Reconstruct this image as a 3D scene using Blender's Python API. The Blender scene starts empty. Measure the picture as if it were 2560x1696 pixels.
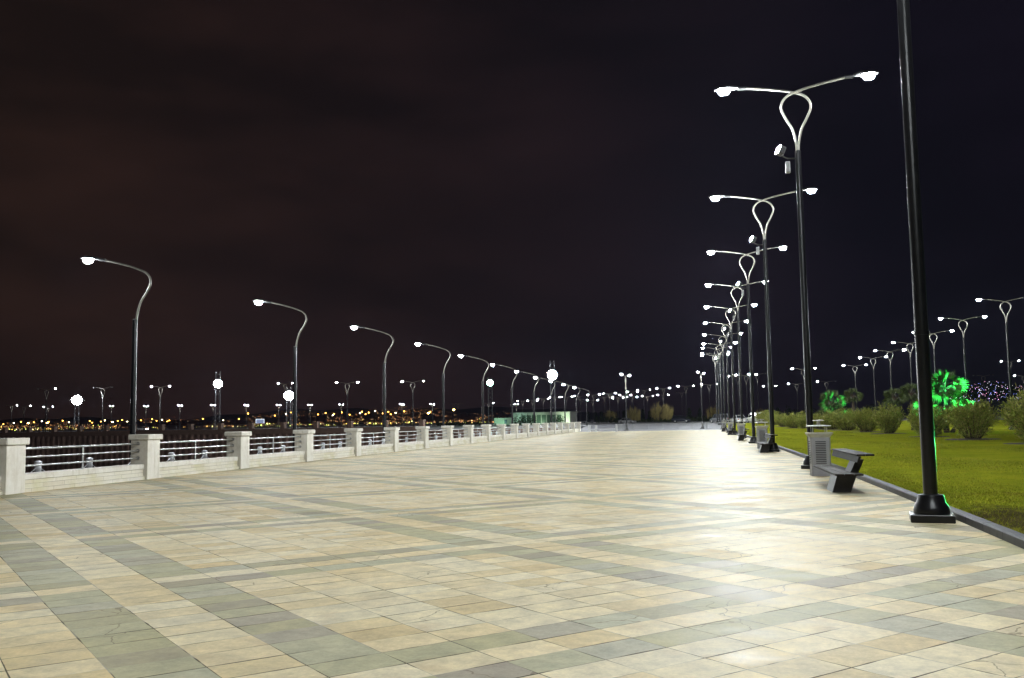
import bpy, math, random
import numpy as np
from mathutils import Vector, Matrix, Euler
random.seed(7); rng = np.random.default_rng(11)
S = bpy.context.scene
COL = S.collection
# ------------------------------------------------------------------ camera
HC = 1.73
FPX, CX, CY = 2320.0, 1280.0, 848.0
def _cam_basis(hy=1047.0, vx=1744.0, slope=-0.0165):
    a = math.atan(slope)
    off = (hy - (CY + (vx - CX) * slope)) * math.cos(a)
    pitch = math.atan2(off, FPX)
    def basis(yaw):
        F = Vector((math.sin(yaw) * math.cos(pitch), math.cos(yaw) * math.cos(pitch), math.sin(pitch)))
        R0 = Vector((math.cos(yaw), -math.sin(yaw), 0)); U0 = R0.cross(F)
        return R0 * math.cos(a) + U0 * math.sin(a), -R0 * math.sin(a) + U0 * math.cos(a), F
    lo, hi = -1.0, 1.0
    for _ in range(60):
        m = (lo + hi) / 2; R, U, F = basis(m)
        if CX + FPX * R.y / F.y > vx: lo = m
        else: hi = m
    return basis((lo + hi) / 2)
CR, CU, CF = _cam_basis()
cd = bpy.data.cameras.new('camera'); cam = bpy.data.objects.new('camera', cd); COL.objects.link(cam)
M = Matrix.Identity(4)
for i in range(3):
    M[i][0], M[i][1], M[i][2] = CR[i], CU[i], -CF[i]
M[0][3], M[1][3], M[2][3] = 0, 0, HC
cam.matrix_world = M
cd.sensor_fit = 'HORIZONTAL'; cd.sensor_width = 36.0; cd.lens = FPX / 2560 * 36
cd.clip_start = 0.1; cd.clip_end = 20000
S.camera = cam
EYE = Vector((0, 0, HC))
def pray(u, v): return CF + CR * ((u - CX) / FPX) - CU * ((v - CY) / FPX)
def at_ground(u, v, z=0.0):
    d = pray(u, v); return EYE + d * ((z - HC) / d.z)
def at_depth(u, v, depth): return EYE + pray(u, v) * depth
def at_y(u, v, y):
    d = pray(u, v); return EYE + d * (y / d.y)
# ------------------------------------------------------------------ exposure
S.view_settings.view_transform = 'Standard'; S.view_settings.look = 'None'
S.view_settings.exposure = 0.0; S.view_settings.gamma = 1.0; S.view_settings.use_curve_mapping = False
S.cycles.max_bounces = 6; S.cycles.diffuse_bounces = 2; S.cycles.glossy_bounces = 3
S.cycles.sample_clamp_indirect = 4.0
S.cycles.use_denoising = True
LAMP_POWER = 1750.0
FLOOD_POWER = 8500.0
# ------------------------------------------------------------------ node helpers
class X:
    """a socket (or number) with arithmetic that grows math nodes"""
    def __init__(s, nt, v): s.nt, s.v = nt, v
    def op(s, o, *a):
        n = s.nt.nodes.new('ShaderNodeMath'); n.operation = o
        for i, q in enumerate((s,) + a):
            q = q.v if isinstance(q, X) else q
            if isinstance(q, (int, float)): n.inputs[i].default_value = q
            else: s.nt.links.new(q, n.inputs[i])
        return X(s.nt, n.outputs[0])
    def __add__(s, o): return s.op('ADD', o)
    def __radd__(s, o): return s.op('ADD', o)
    def __sub__(s, o): return s.op('SUBTRACT', o)
    def __mul__(s, o): return s.op('MULTIPLY', o)
    def __rmul__(s, o): return s.op('MULTIPLY', o)
    def __truediv__(s, o): return s.op('DIVIDE', o)
    def __mod__(s, o): return s.op('FLOORED_MODULO', o)
    def gt(s, o): return s.op('GREATER_THAN', o)
    def lt(s, o): return s.op('LESS_THAN', o)
    def floor(s): return s.op('FLOOR')
    def mn(s, o): return s.op('MINIMUM', o)
    def mx(s, o): return s.op('MAXIMUM', o)
    def inv(s): return X(s.nt, 1.0).op('SUBTRACT', s) if False else s.op('MULTIPLY', -1.0).op('ADD', 1.0)
    def step(s, a, b):
        n = s.nt.nodes.new('ShaderNodeMapRange'); n.clamp = True
        s.nt.links.new(s.v, n.inputs[0]); n.inputs[1].default_value = a; n.inputs[2].default_value = b
        return X(s.nt, n.outputs[0])
def new_mat(name):
    m = bpy.data.materials.new(name); m.use_nodes = True
    nt = m.node_tree; b = nt.nodes['Principled BSDF']
    return m, nt, b
def setin(nt, node, key, val):
    if isinstance(val, X): val = val.v
    if isinstance(val, bpy.types.NodeSocket): nt.links.new(val, node.inputs[key])
    else: node.inputs[key].default_value = val
def mixc(nt, f, a, b):
    n = nt.nodes.new('ShaderNodeMix'); n.data_type = 'RGBA'
    setin(nt, n, 0, f)
    for k, q in ((6, a), (7, b)):
        if isinstance(q, tuple): n.inputs[k].default_value = (*q, 1) if len(q) == 3 else q
        else: nt.links.new(q, n.inputs[k])
    return n.outputs[2]
def noise(nt, scale, detail=4, rough=0.55, vec=None, dim='3D'):
    n = nt.nodes.new('ShaderNodeTexNoise'); n.noise_dimensions = dim
    n.inputs['Scale'].default_value = scale; n.inputs['Detail'].default_value = detail; n.inputs['Roughness'].default_value = rough
    if vec is not None: nt.links.new(vec, n.inputs['Vector'])
    return X(nt, n.outputs[0])
def objcoord(nt):
    return nt.nodes.new('ShaderNodeTexCoord').outputs['Object']
def position(nt):
    return nt.nodes.new('ShaderNodeNewGeometry').outputs['Position']
def ramp(nt, f, stops):
    n = nt.nodes.new('ShaderNodeValToRGB'); setin(nt, n, 0, f)
    while len(n.color_ramp.elements) < len(stops): n.color_ramp.elements.new(0.5)
    for e, (p, c) in zip(n.color_ramp.elements, stops): e.position = p; e.color = (*c, 1)
    return n.outputs[0]
def bump(nt, b, h, strength, dist=0.01):
    n = nt.nodes.new('ShaderNodeBump'); n.inputs['Strength'].default_value = strength; n.inputs['Distance'].default_value = dist
    setin(nt, n, 'Height', h); nt.links.new(n.outputs[0], b.inputs['Normal'])
_mats = {}
def simple(name, col, rough=0.5, metal=0.0, var=0.12, scale=6.0, bmp=0.0, spec=0.5):
    if name in _mats: return _mats[name]
    m, nt, b = new_mat(name)
    f = noise(nt, scale, 5, 0.6, objcoord(nt))
    lo = tuple(c * (1 - var) for c in col); hi = tuple(min(1, c * (1 + var)) for c in col)
    c = ramp(nt, f, [(0.3, lo), (0.7, hi)])
    nt.links.new(c, b.inputs['Base Color'])
    b.inputs['Roughness'].default_value = rough; b.inputs['Metallic'].default_value = metal
    b.inputs['Specular IOR Level'].default_value = spec
    if bmp: bump(nt, b, f, bmp)
    _mats[name] = m; return m
def emit(name, col, strength, sample=True):
    if name in _mats: return _mats[name]
    m, nt, b = new_mat(name)
    b.inputs['Base Color'].default_value = (0.5, 0.5, 0.5, 1)
    b.inputs['Emission Color'].default_value = (*col, 1); b.inputs['Emission Strength'].default_value = strength
    if not sample: m.cycles.emission_sampling = 'NONE'
    _mats[name] = m; return m
# ------------------------------------------------------------------ mesh builder
class MB:
    def __init__(s): s.v, s.f, s.sm = [], [], []
    def add(s, vs, fs, smooth=False):
        o = len(s.v); s.v += [tuple(p) for p in vs]; s.f += [tuple(i + o for i in f) for f in fs]; s.sm += [smooth] * len(fs)
        return s
    def box(s, c, d, rz=0.0, bev=0.0, shear=(0, 0)):
        x, y, z = (q / 2 for q in d)
        if bev <= 0:
            P = [(sx * x, sy * y, sz * z) for sz in (-1, 1) for sy in (-1, 1) for sx in (-1, 1)]
            F = [(0, 2, 3, 1), (4, 5, 7, 6), (0, 1, 5, 4), (2, 6, 7, 3), (0, 4, 6, 2), (1, 3, 7, 5)]
        else:
            b = min(bev, x * .9, y * .9, z * .9)
            rings = []
            for zz, ins in ((-z, b), (-z + b, 0), (z - b, 0), (z, b)):
                xx, yy = x - ins, y - ins
                rings.append([(xx, yy - b * (ins == 0), zz), (xx - b * (ins == 0), yy, zz), (-xx + b * (ins == 0), yy, zz), (-xx, yy - b * (ins == 0), zz),
                              (-xx, -yy + b * (ins == 0), zz), (-xx + b * (ins == 0), -yy, zz), (xx - b * (ins == 0), -yy, zz), (xx, -yy + b * (ins == 0), zz)])
            P = [p for r in rings for p in r]; F = []
            for k in range(3):
                for i in range(8): F.append((k * 8 + i, k * 8 + (i + 1) % 8, k * 8 + 8 + (i + 1) % 8, k * 8 + 8 + i))
            F.append(tuple(range(7, -1, -1))); F.append(tuple(range(24, 32)))
        ca, sa = math.cos(rz), math.sin(rz)
        Q = []
        for px, py, pz in P:
            px += shear[0] * (pz + z); py += shear[1] * (pz + z)
            Q.append((c[0] + px * ca - py * sa, c[1] + px * sa + py * ca, c[2] + pz))
        return s.add(Q, F)
    def tube(s, path, r, n=8, cap=True, smooth=True):
        path = [Vector(p) for p in path]; rs = r if isinstance(r, (list, tuple)) else [r] * len(path)
        V, F = [], []
        prev = None
        for i, p in enumerate(path):
            t = (path[min(i + 1, len(path) - 1)] - path[max(i - 1, 0)]).normalized()
            if prev is None:
                a = Vector((0, 0, 1)) if abs(t.z) < 0.9 else Vector((1, 0, 0))
                u = t.cross(a).normalized()
            else: u = (prev - t * prev.dot(t)).normalized()
            prev = u; w = t.cross(u)
            for k in range(n):
                a = 2 * math.pi * k / n
                V.append(p + (u * math.cos(a) + w * math.sin(a)) * rs[i])
        for i in range(len(path) - 1):
            for k in range(n):
                F.append((i * n + k, i * n + (k + 1) % n, (i + 1) * n + (k + 1) % n, (i + 1) * n + k))
        if cap:
            F.append(tuple(range(n - 1, -1, -1))); F.append(tuple((len(path) - 1) * n + k for k in range(n)))
        return s.add(V, F, smooth)
    def lathe(s, prof, n=16, c=(0, 0, 0), smooth=True, sx=1.0, sy=1.0):
        V, F = [], []
        for r, z in prof:
            for k in range(n):
                a = 2 * math.pi * k / n
                V.append((c[0] + r * math.cos(a) * sx, c[1] + r * math.sin(a) * sy, c[2] + z))
        for i in range(len(prof) - 1):
            for k in range(n):
                F.append((i * n + k, i * n + (k + 1) % n, (i + 1) * n + (k + 1) % n, (i + 1) * n + k))
        F.append(tuple(range(n - 1, -1, -1))); F.append(tuple((len(prof) - 1) * n + k for k in range(n)))
        return s.add(V, F, smooth)
    def prism(s, poly, a, b, axis='y'):
        n = len(poly)
        def P(p, q):
            return {'y': (p[0], q, p[1]), 'x': (q, p[0], p[1]), 'z': (p[0], p[1], q)}[axis]
        V = [P(p, a) for p in poly] + [P(p, b) for p in poly]
        F = [tuple(range(n)), tuple(range(2 * n - 1, n - 1, -1))] + [(i, n + i, n + (i + 1) % n, (i + 1) % n) for i in range(n)]
        return s.add(V, F)
    def mesh(s, name, mat):
        me = bpy.data.meshes.new(name); me.from_pydata(s.v, [], s.f); me.validate()
        if len(me.polygons) == len(s.sm): me.polygons.foreach_set('use_smooth', s.sm)
        if mat: me.materials.append(mat)
        fix_normals(me)
        if any(s.sm): me.set_sharp_from_angle(angle=math.radians(38))
        return me
    def build(s, name, mat, parent=None): return link(name, s.mesh(name, mat), parent)
import bmesh
def fix_normals(me):
    if len(me.polygons) > 6000: return
    bm = bmesh.new(); bm.from_mesh(me); bmesh.ops.recalc_face_normals(bm, faces=bm.faces); bm.to_mesh(me); bm.free()
def link(name, data, parent=None):
    o = bpy.data.objects.new(name, data); COL.objects.link(o)
    if parent is not None: o.parent = parent
    return o
def np_mesh(name, V, Fq, mat, smooth=False):
    """V (n,3) array, Fq (m,k) array of equal-sized faces"""
    me = bpy.data.meshes.new(name); V = np.asarray(V, np.float32); Fq = np.asarray(Fq, np.int32)
    m, k = Fq.shape
    me.vertices.add(len(V)); me.vertices.foreach_set('co', V.ravel())
    me.loops.add(m * k); me.loops.foreach_set('vertex_index', Fq.ravel())
    me.polygons.add(m); me.polygons.foreach_set('loop_start', np.arange(0, m * k, k, dtype=np.int32))
    me.polygons.foreach_set('loop_total', np.full(m, k, np.int32))
    me.update(calc_edges=True); me.validate()
    if mat: me.materials.append(mat)
    return me
def tag(o, label=None, cat=None, group=None, kind=None):
    if label: o['label'] = label
    if cat: o['category'] = cat
    if group: o['group'] = group
    if kind: o['kind'] = kind
    return o
def thing(name, label, cat, loc=(0, 0, 0), rz=0.0, group=None):
    o = link(name, None); o.empty_display_size = 0.3
    o.location = loc; o.rotation_euler = (0, 0, rz)
    return tag(o, label, cat, group)
ORD = ['first', 'second', 'third', 'fourth', 'fifth', 'sixth', 'seventh', 'eighth', 'ninth', 'tenth', 'eleventh', 'twelfth', 'thirteenth', 'fourteenth', 'fifteenth', 'sixteenth', 'seventeenth', 'eighteenth', 'nineteenth', 'twentieth', 'last but one', 'last']
# ------------------------------------------------------------------ sky (night, brown city glow to the left, blue-black to the right)
W = bpy.data.worlds.new('World'); S.world = W; W.use_nodes = True
nt = W.node_tree; bg = nt.nodes['Background']
gen = nt.nodes.new('ShaderNodeTexCoord').outputs['Generated']
sep = nt.nodes.new('ShaderNodeSeparateXYZ'); nt.links.new(gen, sep.inputs[0])
mp = nt.nodes.new('ShaderNodeMapping'); mp.inputs['Scale'].default_value = (1.0, 1.0, 3.2); nt.links.new(gen, mp.inputs[0])
cl = noise(nt, 3.0, 6, 0.55, mp.outputs[0]).step(0.36, 0.68)
side = X(nt, sep.outputs[0]).step(-0.62, 0.18)
warm = mixc(nt, cl, (0.0098, 0.0060, 0.0052), (0.0235, 0.0118, 0.0090))
cool = mixc(nt, cl, (0.0034, 0.0029, 0.0056), (0.0060, 0.0047, 0.0094))
skyc = mixc(nt, side, warm, cool)
nt.links.new(skyc, bg.inputs[0]); bg.inputs[1].default_value = 1.0
# ------------------------------------------------------------------ materials
# tile paving: 0.4 x 0.6 m slabs laid at 45 degrees to the promenade, double grey bands every 10 x 6 slabs
def tile_material():
    m, nt, b = new_mat('paving_slabs')
    pos = position(nt)
    th = math.radians(44.7)
    B = Vector((math.sin(th), math.cos(th), 0)); A = Vector((-math.cos(th), math.sin(th), 0))
    p0 = Vector((-2.409, 6.891, 0))
    def dot(v):
        n = nt.nodes.new('ShaderNodeVectorMath'); n.operation = 'DOT_PRODUCT'
        nt.links.new(pos, n.inputs[0]); n.inputs[1].default_value = v
        return X(nt, n.outputs['Value']) - p0.dot(v)
    wob = noise(nt, 0.9, 2, 0.5, pos)
    a = dot(A) + (wob - 0.5) * 0.012; bb = dot(B) + (noise(nt, 1.1, 2, 0.5, pos) - 0.5) * 0.012
    ia = (a / 0.4).floor(); ib = (bb / 0.6).floor()
    ma = (ia + 0.5) % 13.0; mb = (ib + 0.5) % 9.0
    midA = ma.gt(11.0) * ma.lt(12.0); midB = mb.gt(7.0) * mb.lt(8.0)
    gA = ma.gt(10.0) * midA.inv(); gB = mb.gt(6.0) * midB.inv()
    grey = (gA * midB.inv()).mx(gB * midA.inv())
    cmb = nt.nodes.new('ShaderNodeCombineXYZ'); nt.links.new(ia.v, cmb.inputs[0]); nt.links.new(ib.v, cmb.inputs[1])
    wn = nt.nodes.new('ShaderNodeTexWhiteNoise'); wn.noise_dimensions = '2D'; nt.links.new(cmb.outputs[0], wn.inputs['Vector'])
    rnd = X(nt, wn.outputs['Value'])
    beige = ramp(nt, rnd, [(0.0, (0.62, 0.49, 0.25)), (0.2, (0.68, 0.56, 0.325)), (0.45, (0.71, 0.61, 0.385)), (0.7, (0.70, 0.62, 0.43)), (0.88, (0.67, 0.55, 0.32)), (1.0, (0.60, 0.47, 0.25))])
    greyc = ramp(nt, rnd, [(0.0, (0.34, 0.29, 0.19)), (0.25, (0.42, 0.38, 0.205)), (0.5, (0.44, 0.41, 0.25)), (0.75, (0.48, 0.46, 0.325)), (1.0, (0.38, 0.325, 0.245))])
    # stone figure: each slab samples its own piece of the noise
    off = nt.nodes.new('ShaderNodeVectorMath'); off.operation = 'MULTIPLY_ADD'
    nt.links.new(wn.outputs['Color'], off.inputs[0]); off.inputs[1].default_value = (40, 40, 40); nt.links.new(pos, off.inputs[2])
    big = noise(nt, 3.2, 6, 0.62, off.outputs[0]); fine = noise(nt, 38.0, 4, 0.65, off.outputs[0])
    col = mixc(nt, grey, beige, greyc)
    vein = noise(nt, 11.0, 6, 0.7, off.outputs[0])
    shade = (big - 0.5) * 0.95 + (vein - 0.5) * 0.55 + (fine - 0.5) * 0.45 + 1.0
    mul = nt.nodes.new('ShaderNodeVectorMath'); mul.operation = 'SCALE'
    nt.links.new(col, mul.inputs[0]); nt.links.new(shade.v, mul.inputs['Scale'])
    col = mul.outputs[0]
    rust = noise(nt, 1.7, 5, 0.6, off.outputs[0]).step(0.58, 0.75) * grey.inv() * 0.35
    col = mixc(nt, rust, col, (0.42, 0.26, 0.11))
    grime = noise(nt, 0.42, 6, 0.65, pos).step(0.5, 0.78) * 0.28
    col = mixc(nt, grime, col, (0.20, 0.17, 0.12))
    spots = noise(nt, 2.3, 3, 0.5, pos).step(0.72, 0.76) * 0.35
    col = mixc(nt, spots, col, (0.24, 0.19, 0.11))
    vo = nt.nodes.new('ShaderNodeTexVoronoi'); vo.feature = 'DISTANCE_TO_EDGE'; vo.inputs['Scale'].default_value = 1.9
    wv = nt.nodes.new('ShaderNodeVectorMath'); wv.operation = 'MULTIPLY_ADD'
    nz = nt.nodes.new('ShaderNodeTexNoise'); nz.inputs['Scale'].default_value = 6.0; nt.links.new(pos, nz.inputs['Vector'])
    nt.links.new(nz.outputs['Color'], wv.inputs[0]); wv.inputs[1].default_value = (.12, .12, .12); nt.links.new(off.outputs[0], wv.inputs[2]); nt.links.new(wv.outputs[0], vo.inputs['Vector'])
    crack = X(nt, vo.outputs['Distance']).lt(0.010) * ((rnd * 17.3) % 1.0).gt(0.90)
    col = mixc(nt, crack * 0.6, col, (0.14, 0.10, 0.05))
    # joints
    fa = a % 0.4; fb = bb % 0.6
    da = fa.mn(fa * -1.0 + 0.4); db = fb.mn(fb * -1.0 + 0.6)
    jn = noise(nt, 1.3, 3, 0.6, pos)
    wa = jn.step(0.40, 0.66) * 0.0095 + 0.0020
    wb = noise(nt, 1.9, 3, 0.6, pos).step(0.38, 0.66) * 0.0065 + 0.0016
    joint = (da / wa).lt(1.0).mx((db / wb).lt(1.0))
    jcol = mixc(nt, jn.step(0.40, 0.52), (0.40, 0.37, 0.30), (0.055, 0.045, 0.03))
    col = mixc(nt, joint * 0.9, col, jcol)
    nt.links.new(col, b.inputs['Base Color'])
    rough = (big - 0.5) * 0.35 + (rnd - 0.5) * 0.12 + joint * 0.3 + 0.585
    nt.links.new(rough.v, b.inputs['Roughness']); b.inputs['Specular IOR Level'].default_value = 0.24
    bump(nt, b, big * 0.6 + fine * 0.25 + joint * -1.2, 0.22, 0.006)
    return m
M_TILE = tile_material()
def travertine(name, courses=None):
    m, nt, b = new_mat(name)
    pos = position(nt)
    big = noise(nt, 1.6, 6, 0.62, pos); vein = noise(nt, 7.0, 6, 0.7, pos); fine = noise(nt, 45, 3, 0.6, pos)
    col = ramp(nt, big * 0.6 + vein * 0.4, [(0.30, (0.58, 0.52, 0.42)), (0.48, (0.72, 0.68, 0.59)), (0.62, (0.78, 0.745, 0.67)), (0.75, (0.66, 0.58, 0.47))])
    mpn = nt.nodes.new('ShaderNodeMapping'); mpn.inputs['Scale'].default_value = (7.0, 7.0, 0.55); nt.links.new(pos, mpn.inputs[0])
    streak = noise(nt, 1.0, 5, 0.62, mpn.outputs[0]).step(0.52, 0.74) * 0.5
    col = mixc(nt, streak, col, (0.42, 0.36, 0.24))
    h = fine * 0.3
    if courses:
        sp = nt.nodes.new('ShaderNodeSeparateXYZ'); nt.links.new(pos, sp.inputs[0])
        y, z = X(nt, sp.outputs[1]), X(nt, sp.outputs[2])
        iz = ((z + 0.02) / courses[1]).floor(); ys = y + iz * (courses[0] * 0.41)
        iy = (ys / courses[0]).floor()
        cmb = nt.nodes.new('ShaderNodeCombineXYZ'); nt.links.new(iy.v, cmb.inputs[0]); nt.links.new(iz.v, cmb.inputs[1])
        wn = nt.nodes.new('ShaderNodeTexWhiteNoise'); wn.noise_dimensions = '2D'; nt.links.new(cmb.outputs[0], wn.inputs['Vector'])
        r = X(nt, wn.outputs['Value'])
        tone = ramp(nt, r, [(0.0, (0.60, 0.52, 0.36)), (0.35, (0.74, 0.69, 0.54)), (0.7, (0.78, 0.74, 0.62)), (1.0, (0.66, 0.59, 0.42))])
        col = mixc(nt, 0.6, col, tone)
        fy = ys % courses[0]; fz = (z + 0.02) % courses[1]
        j = fy.mn(fy * -1.0 + courses[0]).lt(0.006).mx(fz.mn(fz * -1.0 + courses[1]).lt(0.006))
        col = mixc(nt, j * 0.65, col, (0.20, 0.15, 0.08))
        # greenish yellow weather stains in their own shapes
        st = noise(nt, 1.1, 5, 0.6, pos).step(0.47, 0.70)
        col = mixc(nt, st * 0.55, col, (0.52, 0.48, 0.20))
        h = h + j * -1.0
    nt.links.new(col, b.inputs['Base Color']); b.inputs['Roughness'].default_value = 0.5
    bump(nt, b, h, 0.25, 0.006)
    return m
M_STONE = travertine('travertine'); M_WALL = travertine('travertine_courses', (0.92, 0.125))
M_POLE = simple('black_pole_paint', (0.0085, 0.0085, 0.010), 0.30, 0.0, 0.35, 7.0, 0.0, 0.45)
M_ARM = simple('pale_lamp_arm', (0.24, 0.23, 0.20), 0.42, 0.2, 0.08, 4.0)
M_HOUSING = simple('dark_lamp_housing', (0.03, 0.03, 0.032), 0.45)
M_LENS = emit('lamp_lens_lit', (0.92, 0.98, 1.0), LAMP_POWER)
M_LENS_DIM = emit('lamp_lens_dim', (1.0, 0.97, 0.88), 160.0)
M_LENS_FAR = emit('lamp_lens_far_lit', (0.97, 1.0, 0.97), 900.0)
M_LENS_FARDIM = emit('lamp_lens_far_dim', (0.97, 1.0, 0.95), 90.0)
M_LENS_OFF = simple('lamp_lens_unlit', (0.25, 0.25, 0.26), 0.2)
M_STEEL = simple('brushed_steel', (0.46, 0.46, 0.46), 0.34, 1.0, 0.06, 14.0)
M_WOOD = simple('dark_bench_wood', (0.024, 0.0175, 0.014), 0.6, 0.0, 0.5, 9.0, 0.15, 0.15)
M_BENCHLEG = simple('dark_bench_pedestal', (0.022, 0.019, 0.019), 0.5, 0.0, 0.3, 6.0)
M_BIN = simple('grey_bin_metal', (0.32, 0.32, 0.34), 0.42, 0.0, 0.08, 5.0)
M_BINLID = simple('pale_bin_lid', (0.58, 0.57, 0.50), 0.4, 0.0, 0.06, 5.0)
M_SLOT = simple('bin_slot_dark', (0.02, 0.02, 0.02), 0.7)
M_KERB = simple('dark_kerb_stone', (0.042, 0.042, 0.05), 0.55, 0.0, 0.35, 7.0, 0.2)
M_ASPHALT = simple('asphalt', (0.17, 0.17, 0.185), 0.62, 0.0, 0.2, 0.3)
M_CONC = simple('quay_concrete', (0.14, 0.13, 0.12), 0.8, 0.0, 0.2, 0.6, 0.2)
M_RUST = simple('rusty_sheet_pile', (0.34, 0.21, 0.16), 0.75, 0.0, 0.4, 0.9, 0.2)
M_UNLIT_STONE = simple('unlit_brown_stone', (0.38, 0.25, 0.19), 0.7, 0.0, 0.15, 1.0)  # unlit brown look of the far pillars, put into the stone colour
M_GALV = simple('galvanised_barrier', (0.30, 0.31, 0.33), 0.4, 0.1, 0.08, 8.0)
M_CAP = simple('bollard_grey', (0.70, 0.70, 0.73), 0.4, 0.3, 0.08, 8.0)
M_TRUNK = simple('bark', (0.085, 0.06, 0.04), 0.85, 0.0, 0.3, 7.0, 0.4)
def leaf_mat(name, cols, rough=0.5):
    m, nt, b = new_mat(name)
    r = X(nt, nt.nodes.new('ShaderNodeNewGeometry').outputs['Random Per Island'])
    c = ramp(nt, r, [(i / (len(cols) - 1), q) for i, q in enumerate(cols)])
    nt.links.new(c, b.inputs['Base Color']); b.inputs['Roughness'].default_value = rough; b.inputs['Specular IOR Level'].default_value = 0.12
    return m
M_BUSH = leaf_mat('oleander_leaves', [(0.13, 0.17, 0.03), (0.27, 0.33, 0.06), (0.40, 0.45, 0.10), (0.42, 0.34, 0.12), (0.18, 0.23, 0.04)])
M_PALM = leaf_mat('palm_fronds', [(0.05, 0.07, 0.025), (0.10, 0.13, 0.05), (0.14, 0.16, 0.07)])
M_HEDGE = leaf_mat('hedge_leaves', [(0.02, 0.035, 0.012), (0.05, 0.08, 0.02), (0.08, 0.11, 0.03)])
M_WILLOW = leaf_mat('willow_twigs', [(0.40, 0.32, 0.11), (0.55, 0.46, 0.18), (0.30, 0.24, 0.09)])
M_CYPRESS = leaf_mat('cypress_leaves', [(0.012, 0.02, 0.012), (0.03, 0.045, 0.02)])
def lawn_mat():
    m, nt, b = new_mat('lawn_turf'); pos = position(nt)
    big = noise(nt, 0.35, 5, 0.6, pos); mid = noise(nt, 3.5, 5, 0.65, pos); fine = noise(nt, 45, 3, 0.7, pos)
    c = ramp(nt, big * 0.45 + mid * 0.35 + fine * 0.2, [(0.34, (0.12, 0.155, 0.012)), (0.47, (0.225, 0.25, 0.016)), (0.58, (0.30, 0.30, 0.020)), (0.68, (0.26, 0.21, 0.035))])
    # bare earth beside the kerb in the near corner
    sp = nt.nodes.new('ShaderNodeSeparateXYZ'); nt.links.new(pos, sp.inputs[0])
    x, y = X(nt, sp.outputs[0]), X(nt, sp.outputs[1])
    d = ((x - 4.9) * (x - 4.9) * 1.1 + (y - 15.4) * (y - 15.4) * 0.14).op('SQRT')
    soil = (d + (mid - 0.5) * 2.2).step(1.15, 0.55) * 0.9
    c = mixc(nt, soil, c, (0.05, 0.036, 0.02))
    nt.links.new(c, b.inputs['Base Color']); b.inputs['Roughness'].default_value = 0.9; b.inputs['Specular IOR Level'].default_value = 0.0
    bump(nt, b, mid * 0.4 + fine, 0.7, 0.03)
    return m
M_LAWN = lawn_mat()
M_GRASS = leaf_mat('grass_blades', [(0.17, 0.215, 0.014), (0.27, 0.31, 0.018), (0.36, 0.36, 0.026), (0.245, 0.295, 0.016), (0.39, 0.33, 0.045)], 0.6)
def water_mat():
    m, nt, b = new_mat('dark_water'); pos = position(nt)
    b.inputs['Base Color'].default_value = (0.004, 0.005, 0.007, 1); b.inputs['Roughness'].default_value = 0.12
    b.inputs['IOR'].default_value = 1.33; b.inputs['Specular IOR Level'].default_value = 0.2
    bump(nt, b, noise(nt, 0.9, 4, 0.6, pos), 0.12, 0.05)
    return m
M_WATER = water_mat()
# ------------------------------------------------------------------ setting
KERB_Y = list(range(-24, 176, 4))
def kerb_x(y): return 4.33 - 0.00062 * max(0.0, 35 - max(y, 6)) ** 2
def gz(x, y):
    t = min(1.0, max(0.0, (y - 143) / 30.0)); return 0.8 * (t * t * (3 - 2 * t))
# promenade, one sheet
BX = -18.2                                   # promenade face of the balustrade
V = []; F = []
for i, y in enumerate([-24, 0, 20, 60, 100, 143]):
    V += [(BX - 0.6, y, 0), (5.2, y, 0)]
    if i: F.append((2 * i - 2, 2 * i - 1, 2 * i + 1, 2 * i))
tag(MB().add(V, F).build('promenade', M_TILE), kind='structure')
# kerb of dark stone, its blocks cut by thin joints
kb = MB(); y = -24.0
while y < 172:
    L = 1.0 if y < 60 else 3.0
    x0, x1 = kerb_x(y), kerb_x(y + L); g = 0.006
    za, zb = gz(0, y), gz(0, y + L); h = 0.125 + 0.006 * random.random()
    P = []
    for zz, ins in ((0, 0), (h - 0.02, 0), (h, 0.02)):
        P += [(x0 + ins, y + g, za + zz), (x0 + 0.17 - ins * .5, y + g, za + zz), (x1 + 0.17 - ins * .5, y + L - g, zb + zz), (x1 + ins, y + L - g, zb + zz)]
    Fq = [(3, 2, 1, 0), (8, 9, 10, 11)]
    for k in range(2):
        for i in range(4): Fq.append((k * 4 + i, k * 4 + (i + 1) % 4, k * 4 + 4 + (i + 1) % 4, k * 4 + 4 + i))
    kb.add(P, Fq); y += L
tag(kb.build('kerb', M_KERB), kind='structure')
# lawn
def lawn_z(x, y): return 0.09 + gz(x, y) * 0.9 + 0.03 * math.sin(x * 0.7 + y * 0.23)
V = []; F = []; xs = [0.16, 1, 2.5, 5, 9, 14, 20, 30, 45, 70]; ny = 0
for y in range(-24, 173, 2):
    for dx in xs: V.append((kerb_x(y) + dx, y, lawn_z(kerb_x(y) + dx, y) if dx > .2 else 0.09 + gz(0, y)))
    ny += 1
for j in range(ny - 1):
    for i in range(len(xs) - 1):
        k = j * len(xs) + i; F.append((k, k + 1, k + len(xs) + 1, k + len(xs)))
tag(MB().add(V, F, True).build('lawn', M_LAWN), kind='structure')
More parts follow.
